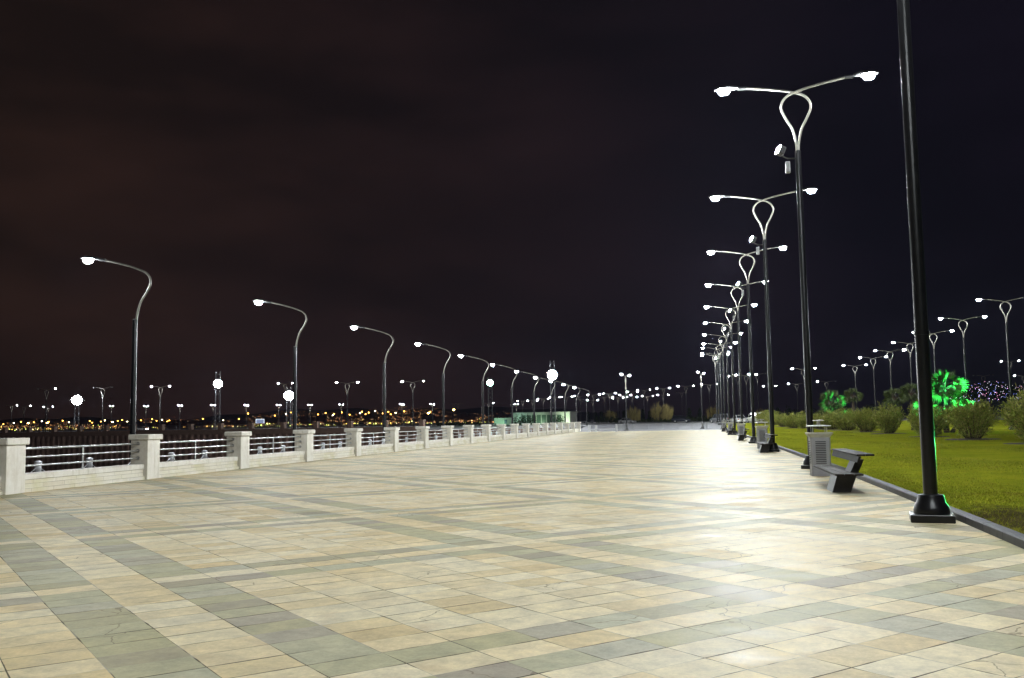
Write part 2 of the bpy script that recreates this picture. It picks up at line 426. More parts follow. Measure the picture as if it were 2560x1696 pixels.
# grass blades on the near lawn, thinning with distance
def blades(n, h):
    y0, y1 = 9.5, 120.0
    q = rng.random(n); y = (y0 ** -.6 + q * (y1 ** -.6 - y0 ** -.6)) ** (-1 / .6)
    x = 3.9 + rng.random(n) * (1.5 + y * .36); kx = np.array([kerb_x(t) for t in y]); ok = x > kx + 0.19
    soil = ((x - 4.9) ** 2 * 1.1 + (y - 15.4) ** 2 * .14) < rng.uniform(0.3, 2.0, n)
    ok &= ~(soil & (rng.random(n) < .85)); x, y = x[ok], y[ok]; n = len(x)
    z = 0.09 + 0.03 * np.sin(x * 0.7 + y * 0.23) - 0.01
    a = rng.uniform(0, 2 * np.pi, n); hh = h * rng.uniform(.5, 1.3, n); w = (0.0035 + 0.003 * rng.random(n)) * (1 + y / 28)
    lx, ly = rng.normal(0, .5, n) * hh, rng.normal(0, .5, n) * hh
    P = np.empty((n, 3, 3))
    P[:, 0] = np.stack([x - np.cos(a) * w, y - np.sin(a) * w, z], 1); P[:, 1] = np.stack([x + np.cos(a) * w, y + np.sin(a) * w, z], 1)
    P[:, 2] = np.stack([x + lx, y + ly, z + hh], 1)
    return P.reshape(-1, 3)
gv = blades(300000, .036)
_nt = M_GRASS.node_tree; _b = _nt.nodes['Principled BSDF']; _src = _b.inputs['Base Color'].links[0].from_socket
_f = noise(_nt, 0.9, 5, 0.65, position(_nt)).step(0.50, 0.70) * 0.6
_nt.links.new(mixc(_nt, _f, _src, (0.24, 0.17, 0.035)), _b.inputs['Base Color'])
tag(link('grass', np_mesh('grass', gv, np.arange(len(gv)).reshape(-1, 3), M_GRASS)), kind='stuff')
# road and lot beyond the barriers, sloping up a little; land out to the horizon
V = []; F = []; xs = [-19.6, 0, 4.3, 80, 900]; ysr = [143.0, 148, 153, 158, 163, 168, 173, 300, 700, 1500]
for y in ysr:
    for x in xs: V.append((x, y, gz(x, y) - (0.004 if x > 4.3 else 0.0)))
for j in range(len(ysr) - 1):
    for i in range(len(xs) - 1):
        k = j * len(xs) + i; F.append((k, k + 1, k + len(xs) + 1, k + len(xs)))
tag(MB().add(V, F, True).build('road', M_ASPHALT), kind='structure')
def wall_y(x): return 135.7 + (-38 - x) * 0.21
V = [(-19.6, 131.9, .72), (-19.6, 1500, .79), (-900, 1500, .79), (-900, wall_y(-900) + .4, .72)]
tag(MB().add(V, [(0, 1, 2, 3)]).build('parking_ground', simple('lamplit_asphalt', (.40, .40, .42), .7, 0, .2, .2)), kind='structure')  # asphalt colour lightened to stand in for lamp light on it
tag(MB().box((0, 4500, -5.8), (16000, 10000, 0.4)).build('terrain', simple('dark_terrain', (0.02, 0.02, 0.022), 0.9)), kind='structure')
tag(MB().add([(-900, -60, -4.4), (-18.6, -60, -4.4), (-18.6, 330, -4.4), (-900, 330, -4.4)], [(0, 1, 2, 3)]).build('water', M_WATER), kind='structure')
# lower quay ledge behind the balustrade
tag(MB().box((-23.4, 54, -2.75), (9.2, 158, 4.9)).build('lower_quay', M_CONC), kind='structure')
# hills of the far shore
V = []; F = []; n = 90
for i in range(n + 1):
    u = -350 + i * (1900 / n)
    h = 1076 - u * 0.0165 - (24 + 16 * math.exp(-((u - 960) / 330) ** 2) + 5 * math.sin(u * .011) + 3 * math.sin(u * .037))
    p = at_depth(u, h, 3400); q = at_depth(u, 1076 - u * 0.0165, 1900)
    V += [(q.x, q.y, -5.6), (p.x, p.y, max(p.z, 5)), (p.x * 1.25, p.y * 1.25, -5.6)]
    if i:
        k = 3 * i; F += [(k - 3, k, k + 1, k - 2), (k - 2, k + 1, k + 2, k - 1)]
hills = MB().add(V, F, True).build('hills', simple('dark_hillside', (0.02, 0.016, 0.013), 0.95)); tag(hills, kind='structure')
# ------------------------------------------------------------------ balustrade
def pillar_mesh():
    b = MB(); b.box((0, 0, 0.66), (0.64, 0.74, 1.32), bev=0.012)
    return b
def make_balustrade(name, label, cat, n, pitch, M_P, M_W, M_R, detail=True):
    root = thing(name, label, cat)
    pm = pillar_mesh().mesh('pillar', M_P)
    cm = MB().box((0, 0, 1.415), (0.78, 0.88, 0.19), bev=0.025).mesh('cap', M_P)
    span = pitch - 0.74
    wb = MB()
    wb.box((-0.02, 0, 0.06), (0.52, span, 0.12)); wb.box((-0.05, 0, 0.23), (0.46, span, 0.22))
    wm = wb.mesh('low_wall', M_W)
    cw = MB().box((-0.04, 0, 0.425), (0.50, span, 0.17), bev=0.012).mesh('coping', M_P)
    rails = []
    for z, r in ((1.20, 0.036), (0.96, 0.029), (0.72, 0.029)):
        e = span / 2 + .02
        rails.append(MB().tube([(0, -e, z), (0, -e + .05, z), (0, -e + .051, z), (0, e - .051, z), (0, e - .05, z), (0, e, z)], [.06, .06, r, r, .06, .06], 10).mesh('rail', M_R))
    pb = MB().box((0, 0, 0.86), (0.03, 0.075, 0.70)); pst = pb.mesh('railing_post', M_R)
    for i in range(n):
        p = link('pillar', pm, root); p.location = (-0.30, i * pitch, 0)
        c = link('cap', cm, p)
        if i < n - 1:
            yc = (i + .5) * pitch
            w = link('low_wall', wm, root); w.location = (-0.31, yc, 0)
            k = link('coping', cw, w)
            g = link('railing', pst, root); g.location = (-0.33, yc, 0)
            for rm in rails: link('rail', rm, g)
    return root
PITCH = 6.53
NP = 21
bal = make_balustrade('stone_balustrade', 'cream stone balustrade with steel railings along left edge of the paved promenade', 'balustrade', NP, PITCH, M_STONE, M_WALL, M_STEEL)
bal.location = (BX, 21.9 - PITCH + 0.37, 0)
END_Y = 21.9 - PITCH + (NP - 1) * PITCH
# small green laser spots on the wall are left out
# ------------------------------------------------------------------ sheet pile wall and far balustrade across the basin
ax, bx_ = -19.0, -260.0
def pile_wall():
    V = []; F = []; d = Vector((-1, 0.21, 0)).normalized(); nrm = Vector((-0.21, -1, 0)).normalized()
    L = (ax - bx_) / abs(d.x); k = 0; t = 0.0; o = Vector((ax, wall_y(ax), 0)); offs = [0, 0, .34, .34]; st = [.40, .25, .40, .25]
    while t < L:
        p = o + d * t + nrm * offs[k % 4]
        V += [(p.x, p.y, -5.0), (p.x, p.y, 0.42)]
        if k: F.append((2 * k - 2, 2 * k, 2 * k + 1, 2 * k - 1))
        t += st[k % 4] ; k += 1
    return MB().add(V, F)
pw = thing('sheet_pile_wall', 'dark brown corrugated sheet pile quay wall across the water', 'quay wall')
pile_wall().build('sheet_piling', M_RUST, pw)
d = Vector((-1, 0.21, 0)).normalized(); L = (ax - bx_) / abs(d.x); mid = Vector((ax, wall_y(ax), 0)) + d * (L / 2)
MB().box((mid.x, mid.y - .0, 0.58), (L, 0.9, 0.34), rz=math.atan2(d.y, d.x)).build('cap_beam', M_UNLIT_STONE, pw)
NF = 31
fb = make_balustrade('far_balustrade', 'distant unlit brown pillar balustrade standing on the sheet pile wall across the basin', 'balustrade', NF, 6.4, M_UNLIT_STONE, M_UNLIT_STONE, M_STEEL)
fb.rotation_euler = (0, 0, math.atan2(d.y, d.x) - math.pi / 2); fb.location = (-41.0, wall_y(-41.0) + 0.1, 0.75)
# ------------------------------------------------------------------ bollards with chain on the lower quay
cf = thing('chain_fence', 'low grey bollards linked by hanging chain behind the balustrade by the water', 'chain fence', (-20.2, 0, -0.20))
bo = MB().lathe([(.10, 0), (.10, .84), (.115, .84), (.115, .93), (.06, .96)], 12).mesh('bollard', M_CAP)
def chain_mesh(Lc):
    b = MB()
    n = 14; path = [(0, Lc * i / n, 0.80 - 0.42 * (1 - (2 * i / n - 1) ** 2)) for i in range(n + 1)]
    b.tube(path, 0.015, 6); return b.mesh('chain', M_CAP)
cm_ = chain_mesh(2.5)
for i in range(38):
    y = 20.7 + 2.5 * i
    o = link('bollard', bo, cf); o.location = (0, y, 0)
    if i < 37: c = link('chain', cm_, cf); c.location = (0, y, 0)
# ------------------------------------------------------------------ lamp posts
SH = 1.13
ARM = [(.03, 0), (.045, .34), (.14, .77), (.30, 1.08), (.43, 1.39), (.42, 1.58), (.33, 1.74), (.17, 1.86), (-.03, 1.93), (-.30, 2.01), (-.62, 2.08), (-1.05, 2.16), (-1.55, 2.24)]
def smooth_path(P, k=4):
    out = []
    for i in range(len(P) - 1):
        p0, p1, p2, p3 = P[max(i - 1, 0)], P[i], P[i + 1], P[min(i + 2, len(P) - 1)]
        for j in range(k):
            t = j / k
            out.append(tuple(0.5 * ((2 * b) + (-a + c) * t + (2 * a - 5 * b + 4 * c - d_) * t * t + (-a + 3 * b - 3 * c + d_) * t ** 3) for a, b, c, d_ in zip(p0, p1, p2, p3)))
    out.append(P[-1]); return out
_lm = {}
def lamp_meshes():
    P = [(x * SH, z * SH) for x, z in ARM]
    for side in (1, -1):
        path = [(side * x, 0.045 * side, z) for x, z in smooth_path(P)]
        _lm['arm', side] = MB().tube(path, 0.042, 10).mesh('lamp_arm', M_ARM)
        path = [(side * x, 0.045 * side, z) for x, z in P]
        _lm['fararm', side] = MB().tube(path, 0.06, 6).mesh('lamp_arm', M_ARM)
        ex, ez = side * -1.55 * SH, 2.24 * SH
        h = MB()
        h.tube([(ex + side * .12, .045 * side, ez - .01), (ex - side * .18, .045 * side, ez + .0)], .06, 10)
        V = []; F = []
        st = [(0.16, .07, .05), (0.30, .15, .09), (0.55, .19, .12), (0.82, .17, .10), (0.98, .09, .05)]
        for sx, w, t in st:
            for k in range(10):
                a = 2 * math.pi * k / 10
                zz = math.sin(a) * t; zz = max(zz, -0.02)
                V.append((ex - side * sx, .045 * side + math.cos(a) * w, ez + .005 + zz + .02))
        for i in range(len(st) - 1):
            for k in range(10): F.append((i * 10 + k, i * 10 + (k + 1) % 10, (i + 1) * 10 + (k + 1) % 10, (i + 1) * 10 + k))
        F.append(tuple(range(10))); F.append(tuple(40 + k for k in range(10)))
        h.add(V, F, True)
        _lm['head', side] = h.mesh('lamp_head', M_HOUSING)
        l = MB(); V = []; F = []; n = 14
        for r, z in ((1.0, 0.0), (.94, -.08), (.66, -.165), (.0001, -.195)):
            for k in range(n):
                a = 2 * math.pi * k / n
                V.append((ex - side * .66 + math.cos(a) * .215 * r, .045 * side + math.sin(a) * .14 * r, ez + .003 + z))
        for i in range(3):
            for k in range(n): F.append((i * n + k, i * n + (k + 1) % n, (i + 1) * n + (k + 1) % n, (i + 1) * n + k))
        l.add(V, F, True)
        for nm, mt in (('on', M_LENS), ('dim', M_LENS_DIM), ('off', M_LENS_OFF), ('faron', M_LENS_FAR), ('fardim', M_LENS_FARDIM), ('faroff', M_LENS_OFF)):
            _lm['lens', side, nm] = l.mesh('lens', mt)
    b = MB(); b.box((0, 0, .0625), (.66, .66, .125), bev=.012)
    _lm['plinth'] = b.mesh('plinth', M_POLE)
    b = MB(); b.lathe([(.275, .125), (.278, .18), (.262, .25), (.222, .31), (.208, .39), (.196, .43), (.112, .445)], 24)
    _lm['bell'] = b.mesh('pole_base', M_POLE)
lamp_meshes()
def pole_mesh(Lp, r0=.111, r1=.099, n=16):
    key = ('pole', round(Lp, 1), r0, n)
    if key not in _lm:
        Lq = round(Lp, 1); b = MB()
        prof = [(r0, .40), (r0 * .985, Lq * .28), (r0 + .012, Lq * .28), (r0 + .012, Lq * .28 + .06), (r0 * .98, Lq * .28 + .06), (r1, Lq - .02), (r1 * .8, Lq)]
        if n < 12: prof = [(r0, 0), (r1, Lq)]
        b.lathe(prof, n); _lm[key] = b.mesh('pole', M_POLE)
    return _lm[key]
def lamp_post(loc, Lp, label, group, rz=0.0, sides=(1, -1), lit=('on', 'on'), far=False, name='lamp_post', scale=1.0):
    t = thing(name, label, 'street lamp', loc, rz, group)
    Lq = round(Lp, 1)
    if not far:
        link('plinth', _lm['plinth'], t).rotation_euler = (0, 0, math.radians(-7)); link('pole_base', _lm['bell'], t)
        link('pole', pole_mesh(Lp), t)
    else: link('pole', pole_mesh(Lp, .13, .10, 8), t)
    for s, l in zip(sides, lit):
        a = link('lamp_arm', _lm['fararm' if far else 'arm', s], t); a.location = (0, 0, Lq - .12)
        h = link('lamp_head', _lm['head', s], t); h.location = (0, 0, Lq - .12)
        if len(sides) == 1: a.rotation_euler = h.rotation_euler = (0, math.radians(5), 0)
        link('lens', _lm['lens', s, ('far' if far else '') + l], h)
    return t
PLABEL = ['tallest nearest black lamp post beside the lawn kerb, top out of frame',
          'second black twin lamp post from the camera, rising behind the near grey bin']
TILT = math.radians(-3)
for i in range(-1, 12):
    Y = 16.4 + 16.3 * i
    if i == 11: Y = 184
    if i == -1: lab = 'twin lamp post beside the camera out of frame lighting the near paving'
    elif i < 2: lab = PLABEL[i]
    else: lab = 'black twin lamp post on the lawn kerb, %s from the camera' % ORD[i]
    t = lamp_post((3.70, Y, gz(0, Y)), 10.95, lab, 'tall twin lamp posts along the lawn kerb', TILT)
    if i in (-1, 0, 1, 2, 3, 4, 5, 6, 8):  # unseen floodlights on the two nearest posts are added to brighten the left
        # floodlight on a bracket at the pole top, turned out over the promenade
        b = MB(); b.tube([(-.08, 0, 10.62), (-.36, -.08, 10.62), (-.50, -.09, 10.70), (-.55, -.08, 10.88)], .028, 8); b.build('bracket', M_HOUSING, t)
        b = MB(); b.box((-.36, -.10, 10.30), (.16, .22, .38), bev=.02); b.build('control_box', M_BIN, t)
        b = MB(); b.box((0, 0, 0), (.36, .22, .28), bev=.03); f = b.build('floodlight', M_HOUSING, t)
        f.location = (-.56, -.10, 10.90); f.rotation_euler = Euler((math.radians(-24), 0, math.radians(-76) - TILT), 'XYZ')
        b = MB(); b.box((0, -.116, 0), (.30, .012, .22)); b.build('lens', emit('floodlight_lens', (.92, .97, 1.0), FLOOD_POWER), f)
# left single-arm lamps on the lower quay
LX = [(337.4, 798), (737.6, 865), (960.4, 908.5), (1107.4, 935.5), (1206.4, 954), (1279.4, 968), (1334.6, 979), (1377, 988), (1411.5, 993), (1441, 999), (1466, 1004)]
for i, (u, v) in enumerate(LX):
    Y = 13.9 * (2.47 + i); p = at_y(u, v, Y)
    lab = 'single-arm lamp post behind the balustrade, %s from the left' % ORD[i]
    lamp_post((p.x, Y, -0.30), p.z + 0.30, lab, 'single-arm lamp posts behind the balustrade', math.radians(3), sides=(1,), lit=('on',), name='single_lamp_post')
# second row of twin lamps beyond the lawn
R2 = [(2516, 805.5), (2409, 843), (2335, 871), (2276, 892), (2226, 909), (2184, 923), (2138, 939)]
for i, (u, v) in enumerate(R2):
    hy = 1047 - .0165 * (u - 1744); dep = (10.95 - 1.73) * FPX / (hy - v) ; p = at_depth(u, v, dep)
    g = lawn_z(p.x, p.y) if p.y < 172 else .8
    lamp_post((p.x, p.y, g), p.z - g, 'twin lamp post in the far lawn row, %s from the right' % ORD[i], 'twin lamp posts of the far lawn row', TILT)
# far twin lamps of the lot: (u, v junction, v heads, heads lit)
FARL = [
 (116, 998, 972.5, 'off', 'dim'), (257, 995.5, 969.5, 'off', 'off'), (400.8, 992.7, 966.5, 'on', 'on'), (713, 978, 959, 'on', 'dim'), (868, 984.3, 956, 'dim', 'on'), (1032, 981, 953, 'on', 'dim'),
 (28.5, 1030, 1014, 'off', 'on'), (59.5, 1034, 1015, 'off', 'dim'), (120, 1031, 1017.5, 'on', 'on'),
 (1134, 1022.5, 1013, 'off', 'off'), (1145, 1022, 1013, 'off', 'off'), (1221, 1022, 1009, 'on', 'on'),
 (1307, 1015, 1003.5, 'dim', 'on'), (1331, 1014, 1002.5, 'dim', 'on'), (1358, 1010, 999.5, 'on', 'on'), (1387.5, 1006, 997, 'on', 'on'),
 (1417, 1005, 994, 'dim', 'dim'), (1449.5, 1004, 990.5, 'on', 'off'), (1484.5, 1001.5, 987, 'on', 'on'), (1524, 998.5, 984, 'dim', 'on'), (1545, 1005, 996.5, 'dim', 'dim'), (1482, 1014, 1001.5, 'on', 'on'),
 (1564, 1001, 987.5, 'on', 'on'), (1512, 1005, 997, 'off', 'off'), (1452, 1012, 1004, 'off', 'off'), (1580, 1005.5, 994, 'dim', 'on'), (1545.5, 1008.7, 995.5, 'dim', 'dim'), (1610, 990, 975, 'dim', 'dim'), (1619, 1003, 990.5, 'on', 'dim'),
 (1659, 986.5, 971, 'on', 'on'), (1658, 1000, 988.3, 'on', 'dim'), (1715, 983.5, 965, 'on', 'dim'), (1773, 979, 960.7, 'on', 'on'), (1704.5, 994.5, 983, 'off', 'off'), (1581, 992, 980, 'on', 'on'),
 (1894, 956, 935.5, 'on', 'off'), (1866, 962, 937.5, 'on', 'dim'), (1924.5, 980, 965.5, 'on', 'dim'), (2010, 948, 921, 'on', 'dim'), (1993, 979.5, 959.5, 'on', 'off'), (2067, 975, 954, 'on', 'off'),
 (2459.5, 960, 938, 'off', 'off'), (2526, 922, 902.5, 'on', 'on'), (2560, 959, 939, 'on', 'off'), (1845, 962, 940, 'on', 'off')]
def where(u):
    if u < 175: return 'left of the leftmost floodlight mast'
    if u < 560: return 'between the first two floodlight masts'
    if u < 1230: return 'between the second mast and the green mast'
    if u < 1385: return 'above the low pavilion'
    if u < 1740: return 'above the parked cars at centre'
    if u < 2040: return 'behind the kerb row of tall lamps'
    return 'beyond the lawn palms'
cnt = {}
for u, vj, vh, l0, l1 in sorted(FARL):
    ppm = (vj - vh) / 2.37; dep = min(430, max(120, FPX / ppm)); p = at_depth(u, vj, dep)
    g = lawn_z(p.x, p.y) if p.y < 172 and p.x > 4.3 else .76
    w_ = where(u); cnt[w_] = cnt.get(w_, 0) + 1
    lab = 'far twin lamp %s, %s from left there' % (w_, ORD[cnt[w_] - 1])
    lamp_post((p.x, p.y, g), max(5.0, p.z - g), lab, 'distant twin lamps ' + w_, TILT, lit=(l0, l1), far=True)
# far lamps seen end-on along the road edge
EO = [(278.5, 1017.5), (365, 1017), (450, 1016), (533, 1015.5), (616, 1015), (696.5, 1015), (775, 1014), (853, 1013.5), (1004.5, 1013), (1081, 1012.5), (1291, 1012.5)]
for k, (u, v) in enumerate(EO):
    p = at_depth(u, v, 330)
    lamp_post((p.x, p.y, .76), p.z - .76 - 2.1, 'short far lamp post seen end-on above the quay road, %s from the left' % ORD[k], 'end-on far lamps above the quay road', math.atan2(-p.x, p.y) + math.radians(78), lit=('on', 'on'), far=True)
# two end-on lamps at the barriers
for u, v, lab in ((1563.5, 938, 'lamp post standing at the left end of the steel barriers'), (1752, 933, 'lamp post standing at the right end of the steel barriers')):
    Y = 147 if u < 1600 else 150
    p = at_y(u, v, Y); lamp_post((p.x, Y, gz(0, Y)), p.z - 2.4, lab, 'lamp posts at the barriers', math.radians(80), lit=('on', 'on'))
D_ = math.radians
# ------------------------------------------------------------------ floodlight masts
def mast(u, v, vtop, dep, label, mat, hw=.5, big=1.0):
    p = at_depth(u, v, dep); pt = at_depth(u, vtop, dep); g = .76
    t = thing('floodlight_mast', label, 'floodlight mast', (p.x, p.y, g), math.atan2(-p.x, p.y), 'floodlight masts around the lot')
    H = pt.z - g; hl = p.z - g
    b = MB(); w = hw
    for sx in (-1, 1):
        for sy in (-1, 1): b.tube([(sx * w, sy * w, 0), (sx * w * .8, sy * w * .8, H)], .06, 6)
    n = int(H / 1.1)
    for i in range(n):
        z0, z1 = H * i / n, H * (i + 1) / n
        for (ax_, ay, bx2, by2) in ((-1, -1, 1, -1), (1, -1, 1, 1), (1, 1, -1, 1), (-1, 1, -1, -1)):
            if i % 2: ax_, ay, bx2, by2 = bx2, by2, ax_, ay
            b.tube([(ax_ * w, ay * w, z0), (bx2 * w, by2 * w, z1)], .028, 4)
    b.build('lattice_tower', M_GALV, t)
    for k, (dx, dz) in enumerate([(0, 0)] + [(.58 * math.cos(q * math.pi / 4.5), .58 * math.sin(q * math.pi / 4.5)) for q in range(9)]):
        b = MB(); b.tube([(dx * big, -.40, hl + dz * big), (dx * big, -.66, hl + dz * big)], [.16 * big, .34 * big], 14); f = b.build('floodlight', M_HOUSING, t)
        b = MB(); b.lathe([(.3 * big, 0), (.27 * big, .05), (.001, .12)], 14, (0, 0, 0)); lm = b.build('lens', mat, f); lm.location = (dx * big, -.66, hl + dz * big); lm.rotation_euler = (D_(90), 0, 0)
    b = MB(); b.tube([(-1.3 * big, -.5, hl), (1.3 * big, -.5, hl)], .05, 6); b.build('crossbar', M_GALV, t)
ML = emit('mast_flood_lens', (.93, .97, 1.0), 420.0); MG = emit('mast_flood_green', (.45, 1.0, .62), 150.0)
mast(192.5, 1001, 985, 215, 'floodlight mast with blue-white glare, leftmost on the far quay', ML, .5, 1.25)
mast(545, 960, 930, 215, 'tall lattice floodlight mast between two looped lamps, second from the left', ML, .55, 1.05)
mast(722, 990, 968, 215, 'floodlight mast seen just left of the second single-arm lamp post', ML, .5, 1.2)
mast(1380.8, 938, 902, 215, 'tall lattice floodlight mast rising behind the low pavilion', ML, .55, 1.3)
mast(1225, 957.5, 945, 250, 'lattice mast with green tinted floodlights beside the pavilion', MG, .6, .9)
# ------------------------------------------------------------------ benches and bins
def bench(loc, label):
    t = thing('park_bench', label, 'bench', loc, 0, 'wooden benches along the kerb')
    b = MB()   # slanted pedestal, also carries the back post
    P = [(0.0, 0.0), (.40, 0.0), (.56, .41), (.13, .41)]
    b.prism(P, .58, 1.55, 'y'); b.build('pedestal', M_BENCHLEG, t)
    b = MB(); b.prism([(.42, .452), (.60, .452), (.725, .74), (.56, .74)], .62, 1.40, 'y'); b.build('back_post', M_BENCHLEG, t)
    s = None
    for k in range(3):
        b = MB(); b.box((.10 + k * .205, 2.0, .43), (.192, 4.0, .042), bev=.008)
        s = b.build('seat_plank', M_WOOD, t)
    b = MB(); b.box((.50, 2.0, .765), (.05, 4.0, .135), bev=.008, shear=(.35, 0)); b.build('backrest_plank', M_WOOD, t)
    for k in range(2):
        b = MB(); b.box((.57 + k * .19, 2.0, .862), (.18, 4.0, .042), bev=.008); b.build('top_plank', M_WOOD, t)
BL = ['dark wooden bench with flat topped backrest between the nearest lamp post and bin', 'dark wooden bench by the third lamp post, second from the camera', 'dark wooden bench further down the kerb, third from the camera', 'small dark bench far down the kerb, fourth from the camera', 'farthest tiny dark bench on the kerb near the barriers']
for i in range(5): bench((2.96, 21.85 + 25.3 * i, 0), BL[i])
def litter_bin(loc, label):
    t = thing('litter_bin', label, 'litter bin', loc, 0, 'grey litter bins along the kerb')
    b = MB(); w = .27; wt = .285
    def ring(ww, z): c = .04; return [(ww, ww - c, z), (ww - c, ww, z), (-ww + c, ww, z), (-ww, ww - c, z), (-ww, -ww + c, z), (-ww + c, -ww, z), (ww - c, -ww, z), (ww, -ww + c, z)]
    def loft(rings):
        V = [p for r in rings for p in r]; F = []
        for k in range(len(rings) - 1):
            for i in range(8): F.append((k * 8 + i, k * 8 + (i + 1) % 8, k * 8 + 8 + (i + 1) % 8, k * 8 + 8 + i))
        F.append(tuple(range(7, -1, -1))); F.append(tuple((len(rings) - 1) * 8 + i for i in range(8)))
        return MB().add(V, F)
    loft([ring(w, .0), ring(w, .25), ring(w - .006, .255), ring(w, .262), ring(wt, 1.12)]).build('bin_body', M_BIN, t)
    for face in range(4):
        b = MB(); a = face * math.pi / 2
        for k in range(13):
            z = .375 + k * .052; off = w + (wt - w) * (z - .262) / .858 + .002
            b.box((off * math.sin(a), -off * math.cos(a), z), (.29, .012, .022), rz=a)
        b.build('louvre', M_SLOT, t)
    b = MB(); b.box((0, -w - .004, .10), (.28, .012, .10)); h = b.build('access_flap', M_BIN, t)
    loft([ring(.275, 1.121), ring(.36, 1.235), ring(.36, 1.265), ring(.30, 1.265), ring(.29, 1.20)]).build('bin_rim', M_BINLID, t)
    for sx in (-1, 1):
        for sy in (-1, 1): MB().tube([(sx * .2, sy * .2, 1.19), (sx * .2, sy * .2, 1.44)], .011, 6).build('lid_post', M_BINLID, t)
    b = MB(); b.lathe([(.0, 1.44), (.355, 1.44), (.36, 1.455), (.33, 1.475), (.05, 1.49)], 24); b.build('lid', M_BINLID, t)
    b = MB(); b.lathe([(.055, 1.485), (.05, 1.60), (.16, 1.605), (.165, 1.62), (.14, 1.632), (0.001, 1.636)], 20); b.build('ash_tray', M_BINLID, t)
NL = ['tall grey louvred litter bin with disc lid in front of the second lamp post', 'grey louvred litter bin with disc lid behind the second bench', 'grey litter bin with disc lid, third from the camera', 'small grey litter bin far along the kerb, fourth from the camera', 'farthest grey litter bin on the kerb close to the barriers']
for i in range(5): litter_bin((3.50, 28.8 + 25.2 * i, 0), NL[i])
# ------------------------------------------------------------------ crowd barriers
def barrier_meshes():
    L = 2.25; b = MB(); b.tube([(-L / 2, 0, .22), (-L / 2, 0, 1.02), (-L / 2 + .08, 0, 1.1), (L / 2 - .08, 0, 1.1), (L / 2, 0, 1.02), (L / 2, 0, .22), (-L / 2, 0, .22)], .021, 8)
    fr = b.mesh('frame', M_GALV); b = MB()
    for k in range(17): b.tube([(-L / 2 + .125 * (k + 1), 0, .22), (-L / 2 + .125 * (k + 1), 0, 1.09)], .010, 5)
    br = b.mesh('bars', M_GALV); b = MB()
    b.tube([(0, -.28, .015), (0, 0, .22), (0, .28, .015)], .018, 6)
    return fr, br, b.mesh('foot', M_GALV)
fr, br, ft = barrier_meshes()
for k in range(8):
    p = at_ground(1440 + (503 if k == 0 else 577 + (k - 1) * 166.5) / 4.552, 1076.5, 0)
    Y = 139.2
    p = at_y(1440 + (497 if k == 0 else 577 + (k - 1) * 166.5) / 4.552, 1076, Y)
    lab = 'grey steel crowd barrier turned sideways at the left end of the row' if k == 0 else 'grey steel crowd barrier closing the promenade end, %s of the row from the left' % ORD[k]
    t = thing('crowd_barrier', lab, 'barrier', (p.x, Y, 0), math.radians(62) if k == 0 else math.radians(-2 + 1.2 * (k % 3)), 'steel crowd barriers at the promenade end')
    link('frame', fr, t); link('bars', br, t); [setattr(link('foot', ft, t), 'location', (q * .81, 0, 0)) for q in (-1, 1)]
# low rail with grey bollard posts, left of the barriers
p0 = at_y(1473, 1075, 139); p1 = at_y(1541, 1075, 139)
t = thing('low_rail', 'low grey rail between bollards, left of the steel barriers', 'rail', (p0.x, 139.3, 0))
Lr = p1.x - p0.x
for f in (0.0, .25, 1.0): MB().lathe([(.16, 0), (.16, .85), (.19, .87), (.19, .95), (.1, .98)], 12, (Lr * f, 0, 0)).build('bollard', M_CAP, t)
MB().tube([(0, 0, .40), (Lr, 0, .40)], .05, 8).build('rail', M_CAP, t)
